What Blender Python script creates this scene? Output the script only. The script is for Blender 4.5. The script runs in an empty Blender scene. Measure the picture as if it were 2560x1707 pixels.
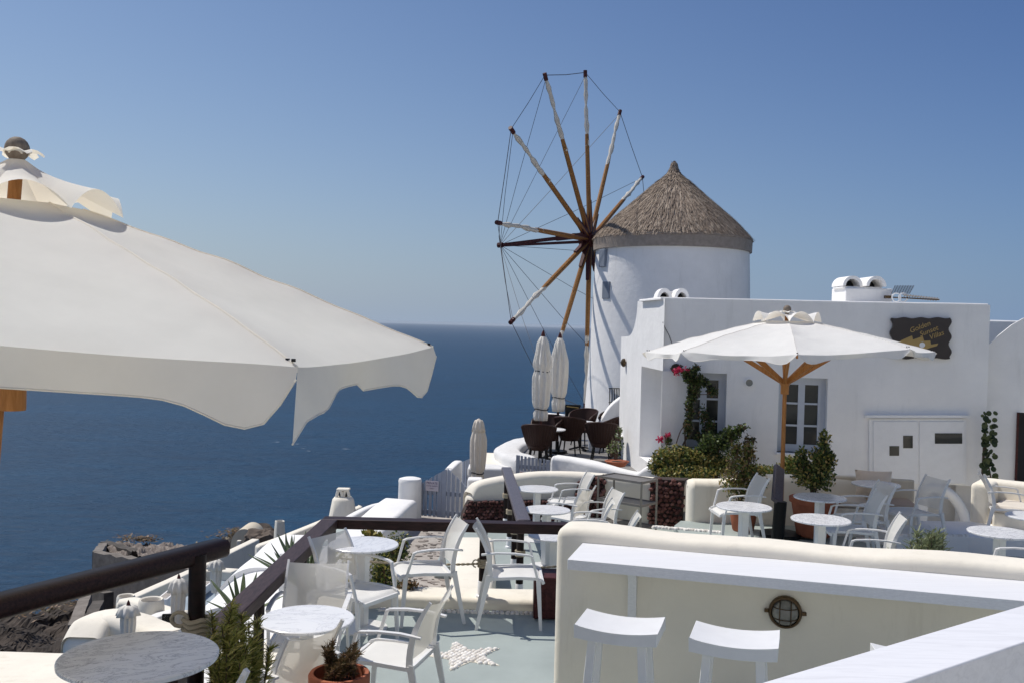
import bpy, math, random
from mathutils import Vector, Matrix, noise
random.seed(7)
R_ = math.radians
scn = bpy.context.scene

# ---------------------------------------------------------------- camera
FPX = 2400.0                      # focal length in photograph pixels (2560 wide)
PITCH, ROLL = R_(1.01), R_(1.46)
_u0 = Vector((0, math.sin(PITCH), math.cos(PITCH)))
_x0 = Vector((1, 0, 0))
CF = Vector((0, math.cos(PITCH), -math.sin(PITCH)))
CR = _x0*math.cos(ROLL) + _u0*math.sin(ROLL)
CU = _u0*math.cos(ROLL) - _x0*math.sin(ROLL)
cam_d = bpy.data.cameras.new('camera')
cam = bpy.data.objects.new('camera', cam_d)
scn.collection.objects.link(cam)
m = Matrix.Identity(4)
for i in range(3):
    m[i][0], m[i][1], m[i][2] = CR[i], CU[i], -CF[i]
cam.matrix_world = m
cam_d.sensor_width = 36.0
cam_d.lens = 36.0*FPX/2560.0
cam_d.clip_start = 0.05
cam_d.clip_end = 200000
scn.camera = cam

# ---------------------------------------------------------------- light
SUN_DIR = Vector((-0.458, 0.265, 0.848)).normalized()      # towards the sun
sun_el = math.asin(SUN_DIR.z)
sun_az = math.atan2(SUN_DIR.x, SUN_DIR.y)
world = bpy.data.worlds.new('World'); scn.world = world
world.use_nodes = True
wn = world.node_tree.nodes; wl = world.node_tree.links
wn.clear()
w_out = wn.new('ShaderNodeOutputWorld'); w_bg = wn.new('ShaderNodeBackground')
w_sky = wn.new('ShaderNodeTexSky'); w_sky.sky_type = 'NISHITA'
w_sky.sun_disc = False
w_sky.sun_elevation = sun_el
w_sky.sun_rotation = sun_az
w_sky.altitude = 150
w_sky.air_density = 1.0
w_sky.dust_density = 0.6
w_sky.ozone_density = 2.0
w_bg.inputs[1].default_value = 0.085
# clear-day contrast and a pale blue-grey haze band towards the horizon, the same all round
def _wn(t, **k):
    n = wn.new(t)
    for a, v in k.items(): setattr(n, a, v)
    return n
w_a = _wn('ShaderNodeMix', data_type='RGBA', blend_type='MULTIPLY'); w_a.inputs[0].default_value = 1; w_a.inputs[7].default_value = (.085, .085, .085, 1)
w_g = _wn('ShaderNodeGamma'); w_g.inputs[1].default_value = 1.0
w_b = _wn('ShaderNodeMix', data_type='RGBA', blend_type='MULTIPLY'); w_b.inputs[0].default_value = 1; w_b.inputs[7].default_value = (.90/.085, .93/.085, .99/.085, 1)
w_tc = _wn('ShaderNodeTexCoord'); w_sp = _wn('ShaderNodeSeparateXYZ'); w_ab = _wn('ShaderNodeMath', operation='MAXIMUM'); w_ab.inputs[1].default_value = 0
w_m = _wn('ShaderNodeMath', operation='MULTIPLY'); w_m.inputs[1].default_value = -1/.13; w_e = _wn('ShaderNodeMath', operation='EXPONENT')
w_h = _wn('ShaderNodeMix', data_type='RGBA'); w_h.inputs[7].default_value = (.37/.085, .43/.085, .50/.085, 1)
wl.new(w_sky.outputs[0], w_a.inputs[6]); wl.new(w_a.outputs[2], w_g.inputs[0]); wl.new(w_g.outputs[0], w_b.inputs[6]); wl.new(w_b.outputs[2], w_h.inputs[6])
wl.new(w_tc.outputs['Generated'], w_sp.inputs[0]); wl.new(w_sp.outputs['Z'], w_ab.inputs[0]); wl.new(w_ab.outputs[0], w_m.inputs[0]); wl.new(w_m.outputs[0], w_e.inputs[0]); wl.new(w_e.outputs[0], w_h.inputs[0])
# scattering is strongest towards (and opposite) the sun's azimuth
w_dt = _wn('ShaderNodeVectorMath', operation='DOT_PRODUCT'); w_dt.inputs[1].default_value = Vector((SUN_DIR.x, SUN_DIR.y, 0)).normalized()
w_av = _wn('ShaderNodeMath', operation='ABSOLUTE'); w_ph = _wn('ShaderNodeMix', data_type='RGBA'); w_ph.inputs[6].default_value = (.50, .64, .87, 1); w_ph.inputs[7].default_value = (1.0, 1.0, .995, 1)
w_f = _wn('ShaderNodeMix', data_type='RGBA', blend_type='MULTIPLY'); w_f.inputs[0].default_value = 1
wl.new(w_tc.outputs['Generated'], w_dt.inputs[0]); wl.new(w_dt.outputs['Value'], w_av.inputs[0]); wl.new(w_av.outputs[0], w_ph.inputs[0])
wl.new(w_h.outputs[2], w_f.inputs[6]); wl.new(w_ph.outputs[2], w_f.inputs[7])
wl.new(w_f.outputs[2], w_bg.inputs[0]); wl.new(w_bg.outputs[0], w_out.inputs[0])
sd = bpy.data.lights.new('sun', 'SUN'); sd.energy = 3.6; sd.angle = R_(0.53); sd.color = (1.0, 0.955, 0.89)
so = bpy.data.objects.new('sun', sd); scn.collection.objects.link(so)
so.rotation_euler = (-SUN_DIR).to_track_quat('-Z', 'Y').to_euler()
so.location = SUN_DIR*50
scn.view_settings.view_transform = 'Standard'
scn.view_settings.look = 'None'
scn.view_settings.exposure = 0.13
scn.view_settings.gamma = 1.0
scn.view_settings.use_curve_mapping = False
scn.cycles.max_bounces = 10
scn.cycles.diffuse_bounces = 7
scn.cycles.transparent_max_bounces = 12

# ---------------------------------------------------------------- geometry helpers
def ray(px, py):
    return CF*FPX + CR*(px-1280.0) + CU*(853.5-py)
def P(px, py, Y):                 # world point seen at photo pixel, at depth Y
    d = ray(px, py); return d*(Y/d.y)
def G(px, py, z):                 # world point seen at photo pixel, on the level z
    d = ray(px, py); return d*(z/d.z)
def W(px, py, p0, p1):            # on the vertical plane through p0,p1
    d = ray(px, py); t = Vector((p1[0]-p0[0], p1[1]-p0[1])); n = Vector((t.y, -t.x))
    k = (n.x*p0[0]+n.y*p0[1])/(n.x*d.x+n.y*d.y)
    return d*k
def V(*a): return Vector(a)

class MB:
    def __init__(s): s.v = []; s.f = []
    def add(s, vs, fs):
        o = len(s.v); s.v += [Vector(a) for a in vs]; s.f += [tuple(i+o for i in f) for f in fs]; return s
    def box(s, c, size, rz=0, M=None):
        x, y, z = size[0]/2, size[1]/2, size[2]/2
        vs = [Vector(p) for p in ((-x,-y,-z),(x,-y,-z),(x,y,-z),(-x,y,-z),(-x,-y,z),(x,-y,z),(x,y,z),(-x,y,z))]
        if M is not None: vs = [M @ p for p in vs]
        elif rz: 
            Q = Matrix.Rotation(rz, 3, 'Z'); vs = [Q @ p for p in vs]
        c = Vector(c); vs = [p+c for p in vs]
        return s.add(vs, [(0,3,2,1),(4,5,6,7),(0,1,5,4),(1,2,6,5),(2,3,7,6),(3,0,4,7)])
    def bar(s, a, b, w, h, up=(0,0,1), w2=None, h2=None):
        a, b = Vector(a), Vector(b); d = (b-a).normalized(); up = Vector(up)
        x = d.cross(up)
        if x.length < 1e-4: x = d.cross(Vector((1,0,0)))
        x.normalize(); y = x.cross(d).normalized()
        w2 = w if w2 is None else w2; h2 = h if h2 is None else h2
        vs = []
        for p, ww, hh in ((a,w,h),(b,w2,h2)):
            for sx, sy in ((-1,-1),(1,-1),(1,1),(-1,1)): vs.append(p+x*sx*ww/2+y*sy*hh/2)
        return s.add(vs, [(0,1,2,3),(7,6,5,4),(0,4,5,1),(1,5,6,2),(2,6,7,3),(3,7,4,0)])
    def tube(s, pts, r, n=8, caps=True):
        pts = [Vector(p) for p in pts]; o = len(s.v); N = len(pts)
        rr = r if isinstance(r, (list, tuple)) else [r]*N
        prev = None
        for i, p in enumerate(pts):
            d = (pts[min(i+1, N-1)]-pts[max(i-1, 0)])
            if d.length < 1e-9: d = Vector((0,0,1))
            d.normalize()
            if prev is None:
                x = d.cross(Vector((0,0,1)))
                if x.length < 1e-3: x = d.cross(Vector((1,0,0)))
            else: x = prev - d*prev.dot(d)
            x.normalize(); prev = x; y = d.cross(x)
            for k in range(n):
                a = 2*math.pi*k/n
                s.v.append(p + (x*math.cos(a)+y*math.sin(a))*rr[i])
        for i in range(N-1):
            for k in range(n):
                k2 = (k+1) % n
                s.f.append((o+i*n+k, o+i*n+k2, o+(i+1)*n+k2, o+(i+1)*n+k))
        if caps:
            s.f.append(tuple(o+k for k in reversed(range(n)))); s.f.append(tuple(o+(N-1)*n+k for k in range(n)))
        return s
    def lathe(s, prof, c=(0,0,0), n=32, fn=None):
        o = len(s.v); c = Vector(c)
        for i, (r, z) in enumerate(prof):
            for k in range(n):
                a = 2*math.pi*k/n
                rr = fn(r, z, a, i) if fn else r
                s.v.append(c+Vector((rr*math.cos(a), rr*math.sin(a), z)))
        for i in range(len(prof)-1):
            for k in range(n):
                k2 = (k+1) % n
                s.f.append((o+i*n+k, o+i*n+k2, o+(i+1)*n+k2, o+(i+1)*n+k))
        s.f.append(tuple(o+k for k in reversed(range(n))))
        s.f.append(tuple(o+(len(prof)-1)*n+k for k in range(n)))
        return s
    def prism(s, poly, z0, z1):
        n = len(poly); o = len(s.v)
        area = sum(poly[i][0]*poly[(i+1)%n][1]-poly[(i+1)%n][0]*poly[i][1] for i in range(n))
        if area < 0: poly = poly[::-1]
        s.v += [Vector((p[0], p[1], z0)) for p in poly]+[Vector((p[0], p[1], z1)) for p in poly]
        s.f.append(tuple(o+i for i in reversed(range(n)))); s.f.append(tuple(o+n+i for i in range(n)))
        for i in range(n):
            j = (i+1) % n; s.f.append((o+i, o+j, o+n+j, o+n+i))
        return s
    def grid(s, fn, nu, nv):
        o = len(s.v)
        for i in range(nu+1):
            for j in range(nv+1): s.v.append(Vector(fn(i/nu, j/nv)))
        for i in range(nu):
            for j in range(nv):
                a = o+i*(nv+1)+j; s.f.append((a, a+nv+1, a+nv+2, a+1))
        return s
    def quad(s, a, b, c, d): return s.add([a, b, c, d], [(0,1,2,3)])

def mesh_of(mb, name, mat, smooth=40, shift=None):
    me = bpy.data.meshes.new(name)
    vs = mb.v if shift is None else [p-shift for p in mb.v]
    me.from_pydata([tuple(p) for p in vs], [], mb.f)
    me.materials.append(mat)
    if smooth:
        me.shade_smooth()
        if smooth < 180: me.set_sharp_from_angle(angle=R_(smooth))
    me.update()
    return me
def link(o): scn.collection.objects.link(o); return o
def root_loc(o):
    v = Vector((0,0,0))
    while o is not None: v += o.location; o = o.parent
    return v
def tag(o, label=None, cat=None, group=None, kind=None):
    if label: o['label'] = label
    if cat: o['category'] = cat
    if group: o['group'] = group
    if kind: o['kind'] = kind
    return o
def thing(name, loc, label, cat, group=None, rz=0):
    o = bpy.data.objects.new(name, None); link(o)
    o.location = Vector(loc); o.rotation_euler = (0,0,rz); o.empty_display_size = 0.1
    return tag(o, label, cat, group)
def part(mb, name, mat, parent, smooth=40, world=True, bevel=0, label=None):
    """one mesh object under parent; world=True: vertices are given in world space"""
    sh = root_loc(parent) if (world and parent is not None) else None
    o = bpy.data.objects.new(name, mesh_of(mb, name, mat, smooth, sh)); link(o); o.parent = parent
    if bevel:
        b = o.modifiers.new('bevel', 'BEVEL'); b.width = bevel; b.segments = 2; b.limit_method = 'ANGLE'; b.angle_limit = R_(40)
    if label: o['label'] = label
    return o
def solo(mb, name, mat, label=None, cat=None, group=None, kind=None, smooth=40, bevel=0, seg=2):
    lo = Vector((min(p.x for p in mb.v), min(p.y for p in mb.v), min(p.z for p in mb.v)))
    hi = Vector((max(p.x for p in mb.v), max(p.y for p in mb.v), max(p.z for p in mb.v)))
    c = Vector(((lo.x+hi.x)/2, (lo.y+hi.y)/2, lo.z))
    o = bpy.data.objects.new(name, mesh_of(mb, name, mat, smooth, c)); link(o); o.location = c
    if bevel:
        b = o.modifiers.new('bevel', 'BEVEL'); b.width = bevel; b.segments = seg; b.limit_method = 'ANGLE'; b.angle_limit = R_(40)
    return tag(o, label, cat, group, kind)
def copy_tree(o, parent=None):
    c = o.copy(); link(c); c.parent = parent
    for ch in list(o.children): copy_tree(ch, c)
    return c
def smooth_path(pts, n=5):
    pts = [Vector(p) for p in pts]
    if len(pts) < 3: return pts
    out = []
    for i in range(len(pts)-1):
        p0 = pts[max(i-1,0)]; p1 = pts[i]; p2 = pts[i+1]; p3 = pts[min(i+2, len(pts)-1)]
        for k in range(n):
            t = k/n
            out.append(0.5*((2*p1)+(p2-p0)*t+(2*p0-5*p1+4*p2-p3)*t*t+(3*p1-p0-3*p2+p3)*t**3))
    out.append(pts[-1]); return out
def parapet(mb, path, thick, r, zb, ends=(True, True), batter=0.0, wob=0.006):
    """soft-edged masonry wall swept along path (x,y,z of its top), down to level zb"""
    pts = [Vector(p) for p in path]; N = len(pts)
    zbs = zb if isinstance(zb, (list, tuple)) else [zb]*N
    rings = []
    def prof(h, rr):
        L = [(-h-batter, 'B'), (-h, -rr)]
        for k in range(1, 5):
            a = math.pi/2*k/4; L.append((-h+rr-rr*math.cos(a), -rr+rr*math.sin(a)))
        for k in range(4, 0, -1):
            a = math.pi/2*k/4; L.append((h-rr+rr*math.cos(a), -rr+rr*math.sin(a)))
        L += [(h, -rr), (h+batter, 'B')]
        return L
    def ring(p, x, h, rr, dz, zbot):
        out = []
        for u, w in prof(h, rr):
            q = Vector((p.x+x.x*u, p.y+x.y*u, zbot if w == 'B' else p.z+w-dz))
            if wob and w != 'B': q += noise.noise_vector(q*1.7)*wob
            out.append(q)
        return out
    for i, p in enumerate(pts):
        d = pts[min(i+1, N-1)]-pts[max(i-1, 0)]; d.z = 0; d.normalize()
        x = Vector((d.y, -d.x, 0)); h = thick/2
        if i == 0 and ends[0]:
            for k in (0, 1, 2, 3):
                a = math.pi/2*k/4
                rings.append(ring(p+d*r*(1-math.cos(a)), x, h-r*(1-math.sin(a)), r, r*(1-math.sin(a)), zbs[i]))
            pts0 = p+d*r
            rings.append(ring(pts0, x, h, r, 0, zbs[i])); continue
        if i == N-1 and ends[1]:
            rings.append(ring(p-d*r, x, h, r, 0, zbs[i]))
            for k in (3, 2, 1, 0):
                a = math.pi/2*k/4
                rings.append(ring(p+d*(r*math.cos(a)-r), x, h-r*(1-math.sin(a)), r, r*(1-math.sin(a)), zbs[i]))
            continue
        rings.append(ring(p, x, h, r, 0, zbs[i]))
    o = len(mb.v); n = len(rings[0])
    for g in rings: mb.v += g
    for i in range(len(rings)-1):
        for k in range(n-1):
            mb.f.append((o+i*n+k, o+(i+1)*n+k, o+(i+1)*n+k+1, o+i*n+k+1))
    mb.f.append(tuple(o+k for k in range(n))); mb.f.append(tuple(o+(len(rings)-1)*n+k for k in reversed(range(n))))
    return mb
def facade(mb, p0, p1, z0, z1, holes, depth, nrm):
    """vertical wall p0->p1 with rectangular openings (s0,s1,za,zb in metres along it) and their reveals"""
    p0 = Vector((p0[0], p0[1], 0)); p1 = Vector((p1[0], p1[1], 0)); L = (p1-p0).length; t = (p1-p0)/L; nrm = Vector(nrm)
    S = sorted({0, L}|{h[0] for h in holes}|{h[1] for h in holes}); Z = sorted({z0, z1}|{h[2] for h in holes}|{h[3] for h in holes})
    q = lambda s, z, e=0: p0+t*s+Vector((0,0,z))-nrm*e
    for i in range(len(S)-1):
        for j in range(len(Z)-1):
            cs, cz = (S[i]+S[i+1])/2, (Z[j]+Z[j+1])/2
            if any(h[0] < cs < h[1] and h[2] < cz < h[3] for h in holes): continue
            mb.quad(q(S[i],Z[j]), q(S[i+1],Z[j]), q(S[i+1],Z[j+1]), q(S[i],Z[j+1]))
    for s0, s1, za, zb in holes:
        mb.quad(q(s0,za), q(s0,zb), q(s0,zb,depth), q(s0,za,depth))
        mb.quad(q(s1,zb), q(s1,za), q(s1,za,depth), q(s1,zb,depth))
        mb.quad(q(s0,zb), q(s1,zb), q(s1,zb,depth), q(s0,zb,depth))
        mb.quad(q(s1,za), q(s0,za), q(s0,za,depth), q(s1,za,depth))
    return mb
# ---------------------------------------------------------------- materials
def new_mat(name):
    mt = bpy.data.materials.new(name); mt.use_nodes = True
    nt = mt.node_tree; b = nt.nodes['Principled BSDF']
    return mt, nt, b
def N_(nt, t, **k):
    n = nt.nodes.new(t)
    for a, v in k.items(): setattr(n, a, v)
    return n
def ramp(nt, fac, stops):
    r = N_(nt, 'ShaderNodeValToRGB'); e = r.color_ramp.elements
    e[0].position, e[0].color = stops[0][0], (*stops[0][1], 1)
    e[1].position, e[1].color = stops[1][0], (*stops[1][1], 1)
    for p, c in stops[2:]:
        x = e.new(p); x.color = (*c, 1)
    nt.links.new(fac, r.inputs[0]); return r.outputs[0]
def noise_n(nt, scale, detail=4, rough=0.55, vec=None, dist=0.0):
    n = N_(nt, 'ShaderNodeTexNoise'); n.inputs['Scale'].default_value = scale; n.inputs['Detail'].default_value = detail
    n.inputs['Roughness'].default_value = rough; n.inputs['Distortion'].default_value = dist
    if vec is not None: nt.links.new(vec, n.inputs['Vector'])
    return n.outputs['Fac']
def coords(nt, scale=(1,1,1), which='Object'):
    t = N_(nt, 'ShaderNodeTexCoord'); mp = N_(nt, 'ShaderNodeMapping'); mp.inputs['Scale'].default_value = scale
    nt.links.new(t.outputs[which], mp.inputs[0]); return mp.outputs[0]
def world_coords(nt, scale=(1,1,1)):
    t = N_(nt, 'ShaderNodeNewGeometry'); mp = N_(nt, 'ShaderNodeMapping'); mp.inputs['Scale'].default_value = scale
    nt.links.new(t.outputs['Position'], mp.inputs[0]); return mp.outputs[0]
def bump(nt, b, h, strength, dist=0.01, prev=None):
    bp = N_(nt, 'ShaderNodeBump'); bp.inputs['Strength'].default_value = strength; bp.inputs['Distance'].default_value = dist
    nt.links.new(h, bp.inputs['Height'])
    if prev is not None: nt.links.new(prev, bp.inputs['Normal'])
    nt.links.new(bp.outputs[0], b.inputs['Normal']); return bp.outputs[0]
def plaster(name, col, stain, amt=0.5, sc=1.0):
    mt, nt, b = new_mat(name); v = world_coords(nt)
    n1 = noise_n(nt, 1.3*sc, 6, 0.62, v); c1 = ramp(nt, n1, [(0.40, tuple(x*0.93 for x in col)), (0.66, col)])
    vs = world_coords(nt, (2.2, 2.2, 0.35)); n2 = noise_n(nt, 2.0*sc, 6, 0.7, vs)
    f2 = ramp(nt, n2, [(0.56, (0,0,0)), (0.80, (amt,)*3)])
    mx = N_(nt, 'ShaderNodeMix', data_type='RGBA'); nt.links.new(f2, mx.inputs[0]); nt.links.new(c1, mx.inputs[6]); mx.inputs[7].default_value = (*stain, 1)
    nt.links.new(mx.outputs[2], b.inputs['Base Color']); b.inputs['Roughness'].default_value = 0.85
    b.inputs['Specular IOR Level'].default_value = 0.25
    n3 = noise_n(nt, 7, 3, 0.5, v); p = bump(nt, b, n3, 0.35, 0.02)
    n4 = noise_n(nt, 60, 4, 0.6, v); bump(nt, b, n4, 0.18, 0.004, p)
    return mt
M = {}
M['white'] = plaster('white_limewash', (0.89, 0.875, 0.85), (0.60, 0.59, 0.56), 0.4)
M['cream'] = plaster('cream_limewash', (0.87, 0.81, 0.69), (0.55, 0.49, 0.38), 0.5)
M['old_white'] = plaster('weathered_limewash', (0.76, 0.75, 0.73), (0.22, 0.21, 0.20), 0.9, 3.0)
M['tan'] = plaster('tan_plaster', (0.66, 0.58, 0.45), (0.45, 0.38, 0.28), 0.5)
def paint(name, col, rough=0.4, var=0.06, spec=0.5):
    mt, nt, b = new_mat(name); v = world_coords(nt)
    n = noise_n(nt, 9, 5, 0.6, v); c = ramp(nt, n, [(0.3, tuple(x*(1-var) for x in col)), (0.7, col)])
    nt.links.new(c, b.inputs['Base Color']); b.inputs['Roughness'].default_value = rough; b.inputs['Specular IOR Level'].default_value = spec
    return mt
M['paint_white'] = paint('white_enamel', (0.82, 0.82, 0.82), 0.35)
M['chair_white'] = paint('white_coated_metal', (0.80, 0.79, 0.77), 0.3)
M['blue_grey'] = paint('blue_grey_paint', (0.50, 0.54, 0.60), 0.5)
M['gate_grey'] = paint('grey_white_paint', (0.32, 0.35, 0.42), 0.5)
M['black'] = paint('black_metal', (0.010, 0.010, 0.010), 0.45, 0.06, 0.2)
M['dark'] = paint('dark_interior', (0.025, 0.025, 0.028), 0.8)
M['steel'] = paint('brushed_steel', (0.26, 0.24, 0.22), 0.4)
M['steel'].node_tree.nodes['Principled BSDF'].inputs['Metallic'].default_value = 0.6
M['brass'] = paint('old_brass', (0.10, 0.065, 0.035), 0.4); M['brass'].node_tree.nodes['Principled BSDF'].inputs['Metallic'].default_value = 0.8
M['gold'] = paint('gold_paint', (0.42, 0.28, 0.09), 0.5)
M['terracotta'] = paint('terracotta', (0.42, 0.14, 0.075), 0.8, 0.3, 0.2)
M['rope'] = paint('hemp_rope', (0.48, 0.41, 0.30), 0.9, 0.3, 0.1)
M['red_paint'] = paint('red_lettering', (0.45, 0.04, 0.05), 0.5)
M['rolled'] = paint('rolled_sailcloth', (0.66, 0.62, 0.55), 0.9, 0.25, 0.1)
M['niche'] = paint('grey_shutter_paint', (0.20, 0.23, 0.28), 0.7)  # dark grey paints in the shade of the tower's window recesses
M['lamp_glass'] = paint('dusty_lamp_glass', (0.30, 0.29, 0.26), 0.08, 0.5)
M['eaves'] = paint('pale_eaves_board', (0.36, 0.30, 0.25), 0.8, 0.3)
M['wire'] = paint('dark_wire', (0.07, 0.07, 0.08), 0.5)
M['step_green'] = paint('pale_green_step', (0.42, 0.47, 0.44), 0.7)
def glass():
    mt, nt, b = new_mat('window_glass'); b.inputs['Base Color'].default_value = (0.03, 0.032, 0.03, 1); b.inputs['Roughness'].default_value = 0.06
    return mt
M['glass'] = glass()
def wood(name, c1, c2, rough=0.4, sc=(1,1,1), coat=0.0):
    mt, nt, b = new_mat(name); v = coords(nt, sc)
    n = noise_n(nt, 6, 8, 0.65, v, 0.4); c = ramp(nt, n, [(0.35, c1), (0.68, c2)])
    nt.links.new(c, b.inputs['Base Color']); b.inputs['Roughness'].default_value = rough
    bump(nt, b, n, 0.12, 0.004); b.inputs['Coat Weight'].default_value = coat; b.inputs['Specular IOR Level'].default_value = 0.22
    return mt
M['rail'] = wood('dark_varnished_wood', (0.008, 0.004, 0.004), (0.020, 0.009, 0.008), 0.42, (1, 1, 8))
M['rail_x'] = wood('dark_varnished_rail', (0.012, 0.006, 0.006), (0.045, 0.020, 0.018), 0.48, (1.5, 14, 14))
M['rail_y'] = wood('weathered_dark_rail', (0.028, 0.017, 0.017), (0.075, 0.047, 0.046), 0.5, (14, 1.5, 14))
M['rail_worn'] = wood('sun_worn_rail', (0.075, 0.065, 0.075), (0.14, 0.12, 0.135), 0.35, (14, 1.5, 14))
M['teak'] = wood('orange_teak', (0.30, 0.125, 0.035), (0.46, 0.21, 0.07), 0.5, (8, 8, 1))
M['grey_teak'] = wood('weathered_teak', (0.16, 0.125, 0.095), (0.26, 0.215, 0.17), 0.7, (8, 8, 1))
M['mill_wood'] = wood('varnished_spar', (0.17, 0.075, 0.022), (0.40, 0.20, 0.065), 0.5, (5, 5, 5))
M['mill_red'] = wood('dark_red_timber', (0.045, 0.012, 0.012), (0.10, 0.028, 0.025), 0.5, (5, 5, 5))
M['white_plank'] = wood('white_painted_plank', (0.73, 0.73, 0.74), (0.83, 0.83, 0.84), 0.5, (0.6, 24, 24))
M['wicker'] = wood('brown_wicker', (0.014, 0.007, 0.005), (0.062, 0.027, 0.020), 0.5, (60, 60, 60))
def banister_mat():
    mt, nt, b = new_mat('worn_white_banister'); v = coords(nt, (1.5, 16, 16)); n = noise_n(nt, 3, 8, 0.7, v, 0.9)
    c = ramp(nt, n, [(0.30, (0.70, 0.70, 0.72)), (0.55, (0.80, 0.80, 0.82))]); nt.links.new(c, b.inputs['Base Color'])
    b.inputs['Roughness'].default_value = 0.55; bump(nt, b, n, 0.12, 0.002); return mt
M['banister'] = banister_mat()
def marble(nm='veined_marble', v0=.505, vc=(0.52, 0.52, 0.54), b0_=.63, bc=(.42, .42, .45), sc=(1.0, 2.2, 1.0)):
    mt, nt, b = new_mat(nm); v = coords(nt, sc)
    oi = N_(nt, 'ShaderNodeObjectInfo'); ad = N_(nt, 'ShaderNodeVectorMath', operation='ADD'); mu = N_(nt, 'ShaderNodeMath', operation='MULTIPLY'); mu.inputs[1].default_value = 9.0
    nt.links.new(oi.outputs['Random'], mu.inputs[0]); nt.links.new(v, ad.inputs[0]); nt.links.new(mu.outputs[0], ad.inputs[1])
    n1 = noise_n(nt, 3.2, 9, 0.72, ad.outputs[0], 1.6)
    c = ramp(nt, n1, [(0.30, (0.80, 0.80, 0.80)), (v0, (0.79, 0.79, 0.79)), (v0+.022, vc), (v0+.045, (0.78, 0.78, 0.79)), (1.0, (0.80, 0.80, 0.80))])
    n2 = noise_n(nt, 8, 8, 0.75, ad.outputs[0], 0.8); c2 = ramp(nt, n2, [(b0_, (1,1,1)), (b0_+.07, bc)])
    mx = N_(nt, 'ShaderNodeMix', data_type='RGBA', blend_type='MULTIPLY'); mx.inputs[0].default_value = 1
    nt.links.new(c, mx.inputs[6]); nt.links.new(c2, mx.inputs[7]); nt.links.new(mx.outputs[2], b.inputs['Base Color'])
    b.inputs['Roughness'].default_value = 0.22; return mt
M['marble'] = marble()
M['marble_grey'] = marble('grey_veined_marble', .50, (0.30, 0.30, 0.33), 0.60, (0.22, 0.23, 0.24), (1.6, 4.5, 1.0))  # same veined marble with shade put into its colour, for tables out of the sun
def cloth(name, col, transl, transp=0.0, scale=90, rough=0.9, wr=0.25, wsc=2.2):
    mt, nt, b = new_mat(name); v = coords(nt)
    n = noise_n(nt, wsc, 4, 0.5, v, 0.3); n0 = noise_n(nt, 5, 6, 0.65, v)
    c = ramp(nt, n0, [(0.3, tuple(x*0.93 for x in col)), (0.65, col)])
    nt.links.new(c, b.inputs['Base Color']); b.inputs['Roughness'].default_value = rough; b.inputs['Specular IOR Level'].default_value = 0.15
    nr = bump(nt, b, n, wr, 0.04)
    out = nt.nodes['Material Output']; tr = N_(nt, 'ShaderNodeBsdfTranslucent'); tr.inputs[0].default_value = (*[min(1, x*k) for x, k in zip(col, (1.0, 0.92, 0.78))], 1)
    ms = N_(nt, 'ShaderNodeMixShader'); ms.inputs[0].default_value = transl
    nt.links.new(nr, tr.inputs['Normal'])
    nt.links.new(b.outputs[0], ms.inputs[1]); nt.links.new(tr.outputs[0], ms.inputs[2]); last = ms.outputs[0]
    if transp:
        tp = N_(nt, 'ShaderNodeBsdfTransparent'); m2 = N_(nt, 'ShaderNodeMixShader'); m2.inputs[0].default_value = transp
        nt.links.new(last, m2.inputs[1]); nt.links.new(tp.outputs[0], m2.inputs[2]); last = m2.outputs[0]
    nt.links.new(last, out.inputs['Surface']); return mt
M['canvas'] = cloth('cream_canvas', (0.97, 0.95, 0.88), 0.36)
M['canvas_far'] = cloth('white_canvas', (0.92, 0.91, 0.88), 0.27, wr=0.4, wsc=3.5)
M['canvas_old'] = cloth('folded_canvas', (0.84, 0.80, 0.72), 0.12, wr=0.5, wsc=9)
M['canvas_beige'] = cloth('beige_canvas', (0.78, 0.70, 0.59), 0.1, wr=0.4, wsc=9)
M['mesh_back'] = cloth('woven_mesh_back', (0.80, 0.78, 0.73), 0.22, 0.20, wr=0.0)
M['mesh_seat'] = cloth('woven_mesh_seat', (0.80, 0.79, 0.76), 0.12, 0.04, wr=0.0)
M['cushion'] = cloth('satin_cushion', (0.74, 0.62, 0.50), 0.0, rough=0.35, wr=0.5, wsc=8)
M['pad'] = cloth('seat_pad_fabric', (0.55, 0.42, 0.32), 0.0, wr=0.3)
M['pad_cream'] = cloth('cream_seat_pad', (0.70, 0.64, 0.56), 0.0, wr=0.3)
def floor_paint(name, col):
    mt, nt, b = new_mat(name); v = world_coords(nt)
    n = noise_n(nt, 1.1, 7, 0.65, v); c = ramp(nt, n, [(0.35, tuple(x*0.84 for x in col)), (0.62, col), (0.8, tuple(min(1, x*1.12) for x in col))])
    nt.links.new(c, b.inputs['Base Color']); b.inputs['Roughness'].default_value = 0.55
    n2 = noise_n(nt, 40, 5, 0.6, v); bump(nt, b, n2, 0.15, 0.004); return mt
M['floor'] = floor_paint('grey_green_floor_paint', (0.37, 0.42, 0.40))
M['floor_grey'] = floor_paint('grey_cement', (0.22, 0.21, 0.20))
M['pool_floor'] = floor_paint('blue_grey_deck', (0.33, 0.39, 0.43))
def path_mat():
    mt, nt, b = new_mat('cement_path'); v = world_coords(nt)
    n = noise_n(nt, 5, 8, 0.7, v); c = ramp(nt, n, [(0.35, (0.30, 0.265, 0.235)), (0.65, (0.46, 0.42, 0.375))])
    nt.links.new(c, b.inputs['Base Color']); b.inputs['Roughness'].default_value = 0.9; bump(nt, b, n, 0.6, 0.02); return mt
M['path'] = path_mat()
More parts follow.
